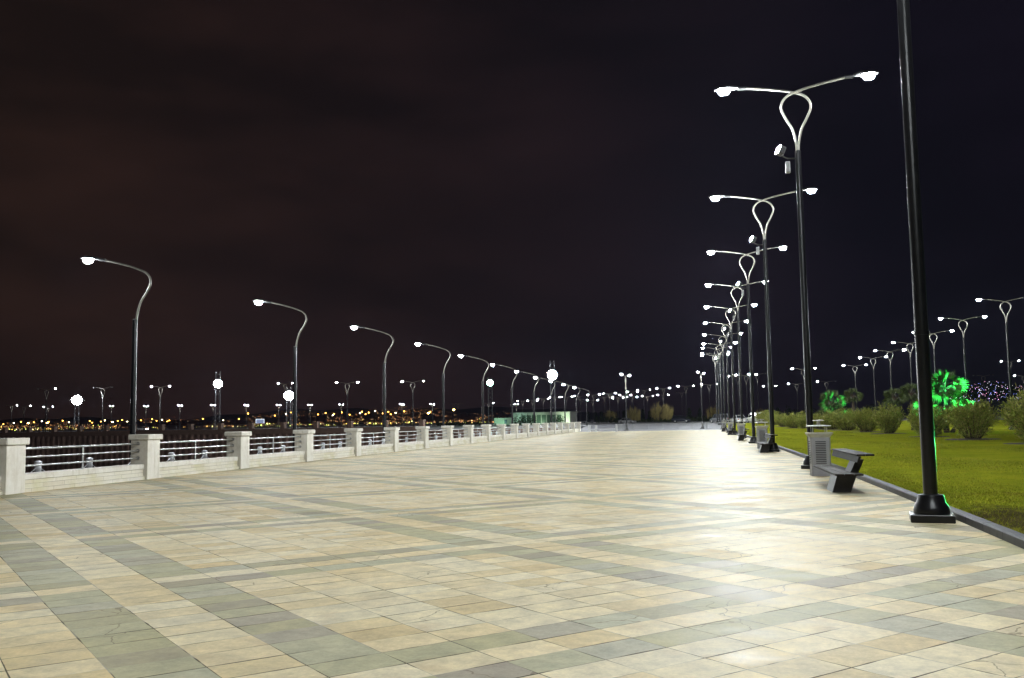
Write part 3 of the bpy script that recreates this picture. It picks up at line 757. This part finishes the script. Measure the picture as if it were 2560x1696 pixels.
# ------------------------------------------------------------------ cars
def car(loc, rz, kind, paint, label, lights=False):
    L, Wd, H = (4.7, 1.85, 1.78) if kind == 'suv' else (4.5, 1.76, 1.45)
    t = thing('parked_car', label, 'car', loc, rz, 'cars parked on the lot')
    z0 = .28 if kind == 'suv' else .20; zb = H * .56
    if kind == 'suv': low = [(-2.35, z0 + .15), (-2.33, zb), (-2.2, zb + .06), (1.0, zb + .03), (1.25, zb), (2.1, zb - .12), (2.33, zb - .3), (2.35, z0 + .1), (2.2, z0), (-2.2, z0)]
    else: low = [(-2.25, z0 + .18), (-2.22, zb - .02), (-1.7, zb + .06), (.9, zb + .02), (1.3, zb - .03), (2.0, zb - .14), (2.22, zb - .30), (2.25, z0 + .12), (2.1, z0), (-2.1, z0)]
    def loft(poly, stations):
        V = []; F = []; n = len(poly)
        cz = sum(p[1] for p in poly) / n
        for y, k in stations: V += [(p[0] * (1 - (1 - k) * .35), y, cz + (p[1] - cz) * k) for p in poly]
        for i in range(len(stations) - 1):
            for j in range(n): F.append((i * n + j, i * n + (j + 1) % n, (i + 1) * n + (j + 1) % n, (i + 1) * n + j))
        F.append(tuple(range(n))); F.append(tuple((len(stations) - 1) * n + j for j in range(n)))
        return MB().add(V, F)
    h = Wd / 2
    b = loft(low, [(-h, .84), (-h + .09, 1), (h - .09, 1), (h, .84)])
    # roof with pillars
    if kind == 'suv': top = [(-2.12, zb + .03), (-1.95, H - .12), (-1.75, H), (.35, H), (.6, H - .06), (1.15, zb + .02)]
    else: top = [(-1.75, zb + .03), (-1.05, H - .06), (-.75, H), (.2, H), (.45, H - .05), (1.15, zb)]
    V = []; F = []; n = len(top)
    hw = [h - .06, h - .16, h - .20, h - .20, h - .18, h - .07]
    for s in (-1, 1): V += [(p[0], s * w, p[1]) for p, w in zip(top, hw)]
    F = [(i, i + 1, n + i + 1, n + i) for i in (2,)]
    b.add([(p[0], s * (w + .004), p[1] + .006) for s in (-1, 1) for p, w in zip(top, hw)], [(1, 2, n + 2, n + 1), (2, 3, n + 3, n + 2), (3, 4, n + 4, n + 3)])
    for s in (-1, 1):
        for i in (0, 4): b.tube([(top[i][0], s * hw[i], top[i][1]), (top[i + 1][0], s * hw[i + 1], top[i + 1][1])], .035, 5)
        for i in (1, 2, 3): b.tube([(top[i][0], s * hw[i], top[i][1]), (top[i + 1][0], s * hw[i + 1], top[i + 1][1])], .04, 5)
        for x in ((-.4,) if kind != 'suv' else (-1.2, -.2)): b.tube([(x, s * (h - .06), zb), (x, s * (h - .19), H - .03)], .03, 5)
    b.build('car_body', paint, t)
    V2 = [(p[0], s * w, p[1]) for s in (-1, 1) for p, w in zip(top, hw)]
    MB().add(V2, [tuple(range(n)), tuple(range(2 * n - 1, n - 1, -1))] + [(i, n + i, n + (i + 1) % n, (i + 1) % n) for i in range(n)]).build('windows', simple('car_glass', (.02, .022, .025), .08), t)
    r = .37 if kind == 'suv' else .31
    for sx in (-1.42, 1.42):
        for s in (-1, 1):
            w = MB().tube([(sx, s * (h - .2), r), (sx, s * (h + .005), r)], r, 16, smooth=False).build('wheel', simple('tyre', (.012, .012, .012), .8), t)
            MB().tube([(sx, s * (h - .05), r), (sx, s * (h + .015), r)], r * .62, 12, smooth=False).build('rim', M_STEEL, w)
    for s in (-1, 1):
        MB().box((2.2, s * (h - .32), zb - .27), (.16, .34, .14), bev=.03).build('headlight', emit('car_headlight', (1, .97, .9), 60.0) if lights else simple('headlight_glass', (.5, .5, .5), .1), t)
        MB().box((-2.26 if kind != 'suv' else -2.34, s * (h - .22), zb - .12), (.06, .24, .2), bev=.015).build('tail_light', simple('tail_light_red', (.35, .015, .012), .2), t)
WHITE = simple('white_car_paint', (.72, .72, .72), .25, 0, .02); SILV = simple('silver_car_paint', (.38, .39, .41), .25, .5, .03); DARK = simple('dark_car_paint', (.06, .065, .085), .2, 0, .1); BLUE = simple('deep_blue_car_paint', (.05, .09, .12), .25, 0, .1)
def put_car(u, v, h_px, kind, paint, rz, label, lights=False):
    H = 1.78 if kind == 'suv' else 1.45
    dep = H * FPX / h_px; p = at_depth(u, v, dep); g = lawn_z(p.x, p.y) if False else (gz(p.x, p.y) if p.x > -17.7 else .74)
    car((p.x, p.y, g), rz, kind, paint, label, lights)
D_ = math.radians
put_car(1470, 1057, 9.9, 'sedan', SILV, D_(172), 'silver sedan parked left of the bright pavilion end')
put_car(1567, 1055.5, 13, 'sedan', WHITE, D_(-12), 'white sedan parked in front of a dark car near the barriers')
put_car(1551, 1054.5, 12.5, 'suv', BLUE, D_(165), 'dark blue car partly hidden behind the white sedan')
put_car(1703, 1052.5, 17.6, 'suv', DARK, D_(-6), 'dark off-roader parked side-on beyond the barriers')
put_car(1798, 1052.5, 22, 'suv', SILV, D_(118), 'silver off-roader parked behind the kerb row of lamps')
put_car(1846, 1052, 19, 'sedan', WHITE, D_(105), 'white sedan parked between two off-roaders')
put_car(1889, 1053.5, 25, 'suv', WHITE, D_(112), 'large white off-roader parked at the end of the hedge')
put_car(1929, 1050, 18, 'sedan', WHITE, D_(100), 'white sedan showing only its roof above the hedge')
put_car(1244, 1058.5, 8.5, 'sedan', DARK, D_(5), 'dark sedan parked before the pavilion, its left end')
put_car(1322, 1058, 9, 'sedan', DARK, D_(8), 'dark sedan parked before the pavilion, middle')
put_car(1391, 1057.5, 10.5, 'suv', DARK, D_(170), 'black off-roader parked before the pavilion, right end')
put_car(354, 1078, 9.5, 'sedan', WHITE, D_(2), 'white car driving on the far quay road with headlights on', True)
put_car(905, 1065, 8.5, 'sedan', DARK, D_(4), 'dark car on the far quay road near the third single-arm lamp')
# ------------------------------------------------------------------ pavilion
pA = at_depth(1234, 1058, 290); pB = at_depth(1427, 1056.5, 280)
ang = math.atan2(pB.y - pA.y, pB.x - pA.x); Lp = (pB - pA).length
pv = thing('pavilion', 'low flat-roofed pale pavilion glowing green behind the quay road', 'pavilion', (pA.x, pA.y, .76), ang)
M_PV = simple('pavilion_wall', (.60, .62, .56), .5, 0, .06, .5); M_PD = simple('pavilion_dark_panel', (.10, .16, .12), .4, 0, .2, .6)
MB().box((Lp * .62, 3.5, 1.75), (Lp * .74, 6.8, 3.5)).build('wall', M_PV, pv)
MB().box((Lp * .12, 2.6, 1.1), (Lp * .23, 5.0, 2.2)).build('annex', M_PV, pv)
MB().box((Lp * .62, 3.4, 3.62), (Lp * .77, 7.6, .24)).build('roof', M_PV, pv)
for k in range(8): MB().box((Lp * (.40 + .065 * k), .07, 1.62), (Lp * .05, .10, 2.5)).build('window', M_PD, pv)
MB().box((Lp * .16, .07, 1.0), (.9, .08, 1.3)).build('door', simple('pavilion_door', (.03, .06, .15), .3), pv)
# uplights in front of it
for k, f in enumerate((.08, .36, .60, .93)):
    q = Vector((pA.x, pA.y, 0)) + Vector((math.cos(ang), math.sin(ang), 0)) * (Lp * f) + Vector((math.sin(ang), -math.cos(ang), 0)) * 3.2
    t = thing('garden_spotlight', 'green garden spotlight on the ground before the pavilion, %s from the left' % ORD[k], 'spotlight', (q.x, q.y, .76), ang, 'garden spotlights before the pavilion')
    MB().lathe([(.08, 0), (.08, .25), (.18, .3), (.2, .5)], 10).build('housing', M_HOUSING, t)
    ld = bpy.data.lights.new('spot', 'SPOT'); ld.energy = 340 if k < 3 else 1000; ld.color = ((.45, 1.0, .62), (.50, 1.0, .72), (.62, 1.0, .62), (.75, 1.0, .66))[k]; ld.spot_size = D_(120); ld.spot_blend = .8; ld.shadow_soft_size = .15
    lo = link('lamp', ld, t); lo.location = (0, 0, .6); lo.rotation_euler = (D_(100), 0, 0)
# white lit billboard
q = at_depth(650, 1061, 300); bb = thing('billboard', 'small white framed billboard on the far quay road', 'billboard', (q.x, q.y, .76), math.atan2(-q.x, q.y))
MB().box((0, 0, 2.4), (2.4, .2, 1.3)).build('panel', emit('billboard_panel', (.35, .5, .9), .35), bb)
b = MB(); b.box((0, -.02, 3.1), (2.6, .3, .12)); b.box((-1.27, -.02, 2.4), (.12, .3, 1.3)); b.box((1.27, -.02, 2.4), (.12, .3, 1.3)); b.build('frame', emit('billboard_frame', (.8, .9, 1.0), 1.6), bb)
for s in (-1, 1): MB().tube([(s * .8, .0, 0), (s * .8, 0, 1.76)], .07, 6).build('leg', M_GALV, bb)
# ------------------------------------------------------------------ plants
def leaf_cloud(P, Ln, Wn, up=0.3, out=None):
    """leaf quads (diamond) at points P, pointing outward with a bias upward"""
    n = len(P); D = rng.normal(0, 1, (n, 3)); D[:, 2] += up
    if out is not None: D += out
    D /= np.linalg.norm(D, axis=1)[:, None]
    R = rng.normal(0, 1, (n, 3)); Sd = np.cross(D, R); Sd /= np.linalg.norm(Sd, axis=1)[:, None] + 1e-9
    l = Ln * rng.uniform(.6, 1.35, n)[:, None]; w = Wn * rng.uniform(.6, 1.3, n)[:, None]
    V = np.empty((n, 4, 3)); V[:, 0] = P; V[:, 1] = P + D * l * .5 + Sd * w; V[:, 2] = P + D * l; V[:, 3] = P + D * l * .5 - Sd * w
    return V.reshape(-1, 3)
def quads(n): return np.arange(n * 4).reshape(-1, 4)
def bush_meshes(seed, rx=1.65, h=2.7, n=6800):
    global rng
    rng = np.random.default_rng(seed)
    stems = MB(); pts = []; outs = []
    for k in range(46):
        a = rng.uniform(0, 2 * math.pi); rr = math.sqrt(rng.random()) ; hh = h * (1 - .42 * rr ** 2.2) * rng.uniform(.72, 1.06)
        ex, ey = math.cos(a) * rr * rx * rng.uniform(.85, 1.12), math.sin(a) * rr * rx * rng.uniform(.85, 1.12)
        bx2, by2 = ex * .28, ey * .28
        path = [(bx2, by2, 0), (bx2 + (ex - bx2) * .35, by2 + (ey - by2) * .35, hh * .4), (ex * .8, ey * .8, hh * .75), (ex, ey, hh)]
        stems.tube(path, [.028, .022, .014, .006], 5)
        m = int(n / 46); t = rng.beta(1.45, 1.1, m); t = .06 + .94 * t
        pp = np.array(path); seg = np.clip((t * 3).astype(int), 0, 2); f = (t * 3 - seg)[:, None]
        p = pp[seg] * (1 - f) + pp[seg + 1] * f; p = p + rng.normal(0, .14, (m, 3)) * np.array([1, 1, .8]); p[:, 2] = np.maximum(p[:, 2], .08)
        pts.append(p); d_ = np.array([ex, ey, hh * .55]); outs.append(np.repeat(d_[None] / np.linalg.norm(d_) * 1.0, m, 0))
    V = leaf_cloud(np.concatenate(pts), .26, .024, .5, np.concatenate(outs))
    return np_mesh('foliage', V, quads(len(V) // 4), M_BUSH), stems.mesh('stems', M_TRUNK)
BM = [bush_meshes(s) for s in (3, 5, 8)]
soilm = simple('bare_soil', (.055, .04, .024), .95, 0, .3, 3.0, .4)
soil_me = MB().lathe([(1.75, -.03), (1.55, .025), (.8, .05), (.01, .06)], 18).mesh('soil_bed', soilm)
BY = [54.5, 64.5, 75.5, 88.5, 101.5, 113, 121, 130, 138, 145, 152, 159, 166]
BU = [2592, 2432, 2319, 2224, 2166, 2119, 2083, 2048, 2016, 1986, 1960, 1936, 1914]
BLAB = ['large leafy oleander bush at the right edge of the picture', 'rounded oleander bush with a green light spot, second from the right', 'oleander bush half hidden behind the nearest lamp post', 'oleander bush with a gap in its middle, fourth from the right']
for i, (y, u) in enumerate(zip(BY, BU)):
    x = at_y(u, 1090, y).x; g = lawn_z(x, y)
    lab = BLAB[i] if i < 4 else 'oleander bush in the receding hedge row on the lawn, %s from the right' % ORD[i]
    t = thing('oleander_bush', lab, 'bush', (x, y, g), i * 1.9, 'oleander bushes in a row on the lawn')
    s = (1.05, 1.0, .98, .95, 1.0, .98, .95, .95, .95, .92, .92, .9, .9)[i]; t.scale = (s * (1.15 if i > 3 else 1.0), s * (1.15 if i > 3 else 1.0), s * (1.0 if i < 5 else .9))
    f, st = BM[i % 3]; link('foliage', f, t); link('stems', st, t); link('soil_bed', soil_me, t)
# fan palms
def palm_meshes(seed, n=40, r=1.0):
    rg = np.random.default_rng(seed); V = []; stalk = MB()
    for k in range(n):
        a = rg.uniform(0, 2 * math.pi); el = math.asin(rg.uniform(-.55, 1.0)); d = np.array([math.cos(a) * math.cos(el), math.sin(a) * math.cos(el), math.sin(el)])
        L = r * rg.uniform(.45, .62); e = d * L; stalk.tube([(0, 0, 0), tuple(e)], .014, 4)
        side = np.cross(d, rg.normal(0, 1, 3)); side /= np.linalg.norm(side) + 1e-6; nr = np.cross(side, d)
        for j in range(13):
            th = (j - 6) / 6 * 1.25; q = d * math.cos(th) + side * math.sin(th); ll = r * .62 * (1 - .25 * abs(th) / 1.25)
            tip = e + q * ll - np.array([0, 0, .10 * r]) * rg.random(); sd = np.cross(q, nr) * .034
            m_ = e + q * ll * .5
            V += [e, m_ + sd, tip, m_ - sd]
    V = np.array(V); return np_mesh('fronds', V, quads(len(V) // 4), M_PALM), stalk.mesh('stalks', M_TRUNK)
PM = palm_meshes(4), palm_meshes(9)
def palm(u, v, dep, r, label, extra=()):
    p = at_depth(u, v, dep); g = lawn_z(p.x, p.y)
    t = thing('fan_palm', label, 'palm tree', (p.x, p.y, g), 0, 'fan palms behind the bush row')
    for k, (dx, dz, rr) in enumerate([(0, p.z - g, r)] + list(extra)):
        f, s = PM[k % 2]; c = link('crown', f, t); c.location = (dx, -.3 * (k > 0), dz); c.scale = (rr,) * 3; c.rotation_euler = (0, 0, k * 1.3)
        q = link('stalks', s, c)
        MB().tube([(dx * .3, 0, 0), (dx * .8, -.15 * (k > 0), dz * .5), (dx, -.3 * (k > 0), dz)], [.2, .16, .14], 8).build('trunk', M_TRUNK, t)
palm(2362, 970, 84, 1.75, 'fan palm lit bright green by a spotlight behind the nearest lamp post', [(-1.9, 2.0, 1.2), (1.2, 1.9, 1.3), (-.3, 1.3, 1.1)])
palm(2278, 985, 100, 1.25, 'dark fan palm just left of the green lit palm', [(.9, 2.4, 1.1)])
palm(2236, 996, 112, 1.35, 'dark fan palm above the hedge row, left of the other dark palm')
palm(2132, 992, 120, 1.2, 'small fan palm above the hedge row, second from the left', ())
palm(2080, 1005, 128, 1.75, 'wide fan palm dimly lit green, leftmost above the hedge row', [(1.2, 1.6, 1.3), (-1.1, 1.5, 1.3)])
# green garden spotlights on the lawn
def green_spot(loc, tgt, energy, label, size=50, col=(.05, 1.0, .22)):
    t = thing('green_spotlight', label, 'spotlight', loc, 0, 'green spotlights on the lawn')
    MB().tube([(0, 0, 0), (0, 0, .28)], .03, 8).build('stake', M_HOUSING, t)
    MB().lathe([(.06, .26), (.11, .30), (.13, .46)], 12).build('housing', M_HOUSING, t)
    ld = bpy.data.lights.new('spot', 'SPOT'); ld.energy = energy; ld.color = col; ld.spot_size = D_(size); ld.spot_blend = .5; ld.shadow_soft_size = .08
    lo = link('lamp', ld, t); lo.location = (0, 0, .5)
    v = Vector(tgt) - (Vector(loc) + Vector((0, 0, .5))); lo.rotation_euler = v.to_track_quat('-Z', 'Y').to_euler()
pg = at_depth(2362, 972, 84)
green_spot((pg.x + 2.6, pg.y - 2.5, lawn_z(pg.x + 2.6, pg.y - 2.5)), (pg.x + .2, pg.y, pg.z), 42000, 'green spotlight on the lawn lighting the tall fan palm')
green_spot((pg.x - 3.2, pg.y - 3.0, lawn_z(pg.x - 3.2, pg.y - 3.0)), (pg.x - 1.6, pg.y, 2.6), 16000, 'green spotlight on the lawn behind the nearest lamp post')
pg2 = at_depth(2080, 1005, 128)
green_spot((pg2.x + 3, pg2.y - 3, lawn_z(pg2.x, pg2.y)), (pg2.x + .5, pg2.y, pg2.z), 9000, 'green spotlight on the lawn beside the leftmost fan palm', 60)
green_spot((14.0, 36.0, lawn_z(14, 36)), (3.7, 17.0, 3.3), 20000, 'green spotlight on the lawn shining at the nearest lamp post', 17)
# willows, cypresses and hedge by the lot
def willow(u, v, hpx, dep, label):
    p = at_depth(u, v, dep); H = hpx * dep / FPX; g = .76; rg = np.random.default_rng(int(u))
    t = thing('willow_tree', label, 'tree', (p.x, p.y, g), 0, 'bare lit willows beside the lot'); b = MB(); V = []
    b.tube([(0, 0, 0), (.1, 0, H * .25), (.0, 0, H * .5)], [.22, .17, .12], 8)
    for k in range(22):
        a = rg.uniform(0, 2 * math.pi); R = H * .42 * math.sqrt(rg.random()); top = H * (1 - .30 * (R / (H * .42)) ** 2) * rg.uniform(.86, 1.0)
        e = np.array([math.cos(a) * R, math.sin(a) * R, top]); b.tube([(0, 0, H * .3 + .02 * k), tuple(e * np.array([.5, .5, .72])), tuple(e)], [.08, .05, .02], 5)
        for j in range(26):
            s = e * rg.uniform(.6, 1.02) + rg.normal(0, .25, 3); ln = H * rg.uniform(.12, .5) * (.5 + .5 * np.hypot(e[0], e[1]) / (H * .3))
            w = .022; d2 = rg.normal(0, .12, 2)
            q = np.array([s[0] + d2[0], s[1] + d2[1], max(.6, s[2] - ln)])
            sd = np.array([w, w * .6, 0]); V += [s - sd * .5, s + sd * .5, q + sd, q - sd]
    b.build('trunk', M_TRUNK, t); V = np.array(V); link('crown', np_mesh('crown', V, quads(len(V) // 4), M_WILLOW), t)
willow(1584, 1052, 47, 300, 'pale hanging willow behind the dark blue car')
willow(1649, 1052, 54, 300, 'pale willow with a leaning bare trunk, middle of the lot')
willow(1526, 1054, 35, 310, 'dim drooping willow left of the white sedan')
willow(1664, 1052, 50, 305, 'pale willow with full hanging crown, right of the leaning one')
willow(1784, 1050, 42, 320, 'pale willow behind the silver off-roader')
willow(1903, 1040, 32, 330, 'dim willow behind the large white off-roader')
willow(2008, 1034, 22, 330, 'small pale willow beyond the hedge row')
def cypress(u, v, hpx, dep, k, label):
    p = at_depth(u, v, dep); H = hpx * dep / FPX; rg2 = np.random.default_rng(k); g = .76
    n = 500; z = rg2.random(n) ** .8; r = H * .13 * np.sqrt(rg2.random(n)) * np.minimum(1, (1 - z) * 1.6 + .08); a = rg2.uniform(0, 6.283, n)
    P = np.stack([r * np.cos(a), r * np.sin(a), .25 + z * (H - .3)], 1)
    t = thing('cypress_tree', label, 'tree', (p.x, p.y, g), 0, 'dark cypresses beyond the lot')
    MB().tube([(0, 0, 0), (0, 0, H * .5)], [.1, .05], 6).build('trunk', M_TRUNK, t)
    Vv = leaf_cloud(P, .6, .14, 1.2); link('crown', np_mesh('crown', Vv, quads(len(Vv) // 4), M_CYPRESS), t)
for k, (u, h) in enumerate([(1471, 26), (1490, 24), (1504, 26), (1531, 27), (1560, 28), (1608, 30), (1625, 26), (1681, 28), (1724, 32), (1750, 30), (1945, 30), (1975, 26)]):
    cypress(u, 1054 - (u - 1471) * .01, h, 315, k, 'narrow dark cypress beyond the parked cars, %s from the left' % ORD[k])
def hedge(u0, u1, v, dep, h, label, mat=M_HEDGE):
    a, b_ = at_depth(u0, v, dep), at_depth(u1, v, dep); n = int((b_ - a).length * 130); rg3 = np.random.default_rng(int(u0))
    f = rg3.random(n)[:, None]; P = np.array(a)[None] * (1 - f) + np.array(b_)[None] * f
    hv = h * (.75 + .35 * np.sin(f[:, 0] * 37 + u0) * np.sin(f[:, 0] * 13)); P[:, 2] = .76 + rg3.random(n) * hv; P[:, 1] += rg3.normal(0, .6, n)
    Vv = leaf_cloud(P, .42, .11, .4)
    t = thing('hedge', label, 'hedge', (0, 0, 0), 0, 'low hedges behind the lot'); link('foliage', np_mesh('foliage', Vv, quads(len(Vv) // 4), mat), t)
hedge(1090, 1205, 1058, 300, 1.5, 'low green hedge left of the pavilion by the quay road')
hedge(1285, 1340, 1058, 262, 2.9, 'bushy green shrubs in front of the pavilion, middle')
hedge(1386, 1412, 1057, 262, 2.6, 'bushy green shrubs in front of the pavilion, right end')
hedge(1490, 1545, 1055, 305, 2.4, 'dark low hedge behind the silver sedan')
hedge(1592, 1690, 1053, 300, 1.2, 'trimmed green hedge between white sedan and dark off-roader')
hedge(1715, 1800, 1051, 290, 1.8, 'dark hedge right of the dark off-roader')
hedge(1900, 2080, 1046, 300, 4.5, 'far dark tree line beyond the hedge row, left stretch', M_CYPRESS)
hedge(2080, 2600, 1043, 300, 5.0, 'far dark tree line beyond the lawn, right stretch', M_CYPRESS)
# trees with fairy lights
for k, (u, v, r, lab) in enumerate([(2412, 985, 4.6, 'tree covered in blue and pink fairy lights, left of three'), (2474, 980, 5.6, 'tree covered in blue and pink fairy lights, middle of three'), (2545, 985, 5.2, 'tree covered in blue and pink fairy lights, at the right edge')]):
    p = at_depth(u, v, 210); g = .8; rg4 = np.random.default_rng(40 + k)
    t = thing('fairy_light_tree', lab, 'tree', (p.x, p.y, g), 0, 'trees with fairy lights'); H = p.z - g
    MB().tube([(0, 0, 0), (.05, 0, H * .5), (0, 0, H)], [.25, .2, .1], 8).build('trunk', M_TRUNK, t)
    n = 1500; D3 = rg4.normal(0, 1, (n, 3)); D3 /= np.linalg.norm(D3, axis=1)[:, None]; P = D3 * (rg4.random(n) ** .4)[:, None] * np.array([r, r, r * .40]); P[:, 2] += H
    Vv = leaf_cloud(P, .5, .16); link('crown', np_mesh('crown', Vv, quads(len(Vv) // 4), M_CYPRESS), t)
    for ci, (cn, cc) in enumerate((('blue', (.25, .3, 1.0)), ('pink', (1.0, .45, .75)), ('white', (.9, .9, 1.0)))):
        b = MB()
        for j in range(48):
            d3 = rg4.normal(0, 1, 3); d3 /= np.linalg.norm(d3); q = d3 * np.array([r, r, r * .42]) * rg4.uniform(.6, 1.05); s = .042
            c = (q[0], q[1], q[2] + H)
            b.add([(c[0] + s, c[1], c[2]), (c[0] - s, c[1], c[2]), (c[0], c[1] + s, c[2]), (c[0], c[1] - s, c[2]), (c[0], c[1], c[2] + s), (c[0], c[1], c[2] - s)],
                  [(0, 2, 4), (2, 1, 4), (1, 3, 4), (3, 0, 4), (2, 0, 5), (1, 2, 5), (3, 1, 5), (0, 3, 5)])
        b.build('fairy_lights', emit('fairy_' + cn, cc, 6.0, False), t)
# ------------------------------------------------------------------ far city
def bulbs(P, s):
    P = np.asarray(P); s = np.asarray(s)[:, None]; n = len(P)
    O = np.array([[1, 0, 0], [-1, 0, 0], [0, 1, 0], [0, -1, 0], [0, 0, 1], [0, 0, -1]], float)
    V = (P[:, None] + O[None] * s[:, :, None]).reshape(-1, 3)
    f = np.array([(0, 2, 4), (2, 1, 4), (1, 3, 4), (3, 0, 4), (2, 0, 5), (1, 2, 5), (3, 1, 5), (0, 3, 5)])
    return V, (np.arange(n)[:, None, None] * 6 + f[None]).reshape(-1, 3)
rg5 = np.random.default_rng(77)
def city(name, n, cols, strength, smin, smax, dens):
    P = []; sz = []
    while len(P) < n:
        u = rg5.uniform(-200, 1290); hy = 1075.7 - .0165 * u
        top = 20 + 22 * math.exp(-((u - 960) / 300) ** 2) + 8 * math.sin(u * .02)
        if dens == 'low': dv = abs(rg5.normal(0, 6)) - 2
        else: dv = rg5.beta(1.2, 2.2) * top
        if rg5.random() > (.35 + .65 * math.exp(-((u - 1000) / 330) ** 2)) and dens != 'low': continue
        f = (dv + 4) / 45; dep = 1900 + max(0, f) * 1300
        q = at_depth(u, hy - dv, dep - 40); P.append(tuple(q)); sz.append(rg5.uniform(smin, smax))
    V, Fc = bulbs(P, sz)
    m, nt, b = new_mat(name + '_glow')
    r = X(nt, nt.nodes.new('ShaderNodeNewGeometry').outputs['Random Per Island'])
    b.inputs['Base Color'].default_value = (.01, .01, .01, 1)
    nt.links.new(ramp(nt, r, [(i / (len(cols) - 1), c) for i, c in enumerate(cols)]), b.inputs['Emission Color'])
    st = (r * 7.31 % 1.0); st = st * st * strength + strength * .15
    nt.links.new(st.v, b.inputs['Emission Strength']); m.cycles.emission_sampling = 'NONE'
    tag(link(name, np_mesh(name, V, Fc, m)), kind='stuff')
city('hillside_city_lights', 4200, [(1, .30, .08), (1, .45, .12), (1, .6, .25), (.9, .25, .1), (1, .8, .5)], 2.2, .3, .85, 'hill')
city('shore_city_lights', 560, [(1, .5, .06), (1, .62, .12), (.75, 1, .15), (1, .85, .5), (1, .35, .05)], 8.0, .5, 1.3, 'low')
# dark apartment blocks of the city, one far mass
b = MB()
for k in range(170):
    u = rg5.uniform(300, 1290); hy = 1075.7 - .0165 * u; top = 8 + 20 * math.exp(-((u - 960) / 300) ** 2)
    dv = rg5.uniform(0, top); q = at_depth(u, hy - dv, 1950 + dv / 45 * 1300); w = rg5.uniform(8, 26); h = rg5.uniform(8, 24)
    b.box((q.x, q.y + 20, q.z - 2), (w, 14, h))
tag(b.build('far_city', simple('far_city_walls', (.16, .09, .06), .9, 0, .3, .02)), kind='stuff')
# shore street lamps across the water, each its own
SHL = [8, 34, 52, 70, 84, 104, 118, 121, 156, 172, 224, 230, 252, 262, 281, 294, 305, 318, 352, 380, 391, 405, 418, 423, 507, 558, 597, 620, 687, 715, 727, 795, 814, 832, 835, 854, 874, 900, 905, 914, 922, 938, 957, 971, 977, 989, 1011, 1071, 1076, 1135]
SB = {118, 70, 281, 225, 1071, 1135}
M_SOD = emit('sodium_bulb', (1.0, .46, .08), 14.0, False); M_SODB = emit('sodium_bulb_bright', (1.0, .60, .14), 60.0, False); M_WHT = emit('cool_bulb', (1.0, .85, .55), 14.0, False)
shm = MB().tube([(0, 0, 0), (0, 0, 6.0)], .09, 6).mesh('pole', M_POLE)
bl = {}
for nm, mt, s in (('s', M_SOD, .36), ('b', M_SODB, .55), ('w', M_WHT, .36)): bl[nm] = MB().lathe([(.05, 0), (s, s * .6), (s * .8, s * 1.2), (.05, s * 1.6)], 8, (0, 0, 6.0)).mesh('lamp_globe', mt)
mh = MB().lathe([(.2, 0), (.42, .05), (.1, .2)], 8, (0, 0, 6.75)).mesh('hood', M_HOUSING)
for k, u in enumerate(SHL):
    hy = 1075.7 - .0165 * u; p = at_depth(u, hy, 520); g = .78
    nm = 'b' if u in SB else ('w' if k % 4 == 1 else 's')
    z = (1.15 if u > 600 else .8) * (.85 + .3 * ((k * 37) % 11) / 11)
    seg = 'left of the first single-arm lamp' if u < 340 else 'between the first two single-arm lamps' if u < 740 else 'between the second and third single-arm lamps' if u < 960 else 'right of the third single-arm lamp'
    kd = {'s': 'small orange', 'b': 'big orange', 'w': 'pale yellow'}[nm]
    cnt[kd + seg] = cnt.get(kd + seg, 0) + 1
    t = thing('shore_lamp', '%s shore street lamp %s, %s from left' % (kd, seg, ORD[cnt[kd + seg] - 1]), 'street lamp', (p.x, p.y, g), 0, 'far shore street lamps, ' + seg)
    t.scale = (1, 1, z)
    link('pole', shm, t); link('lamp_globe', bl[nm], t); link('hood', mh, t)
# ------------------------------------------------------------------ thin bluish air, added to put a glow around the lamps
m = bpy.data.materials.new('glow_haze_air'); m.use_nodes = True; nt = m.node_tree; nt.nodes.clear()
o_ = nt.nodes.new('ShaderNodeOutputMaterial'); v_ = nt.nodes.new('ShaderNodeVolumePrincipled')
v_.inputs['Color'].default_value = (.62, .66, 1, 1); v_.inputs['Density'].default_value = 0.00004; v_.inputs['Anisotropy'].default_value = .45
nt.links.new(v_.outputs[0], o_.inputs['Volume'])
tag(MB().box((0, 2300, 110), (9000, 5400, 229)).build('glow_haze', m), kind='stuff')
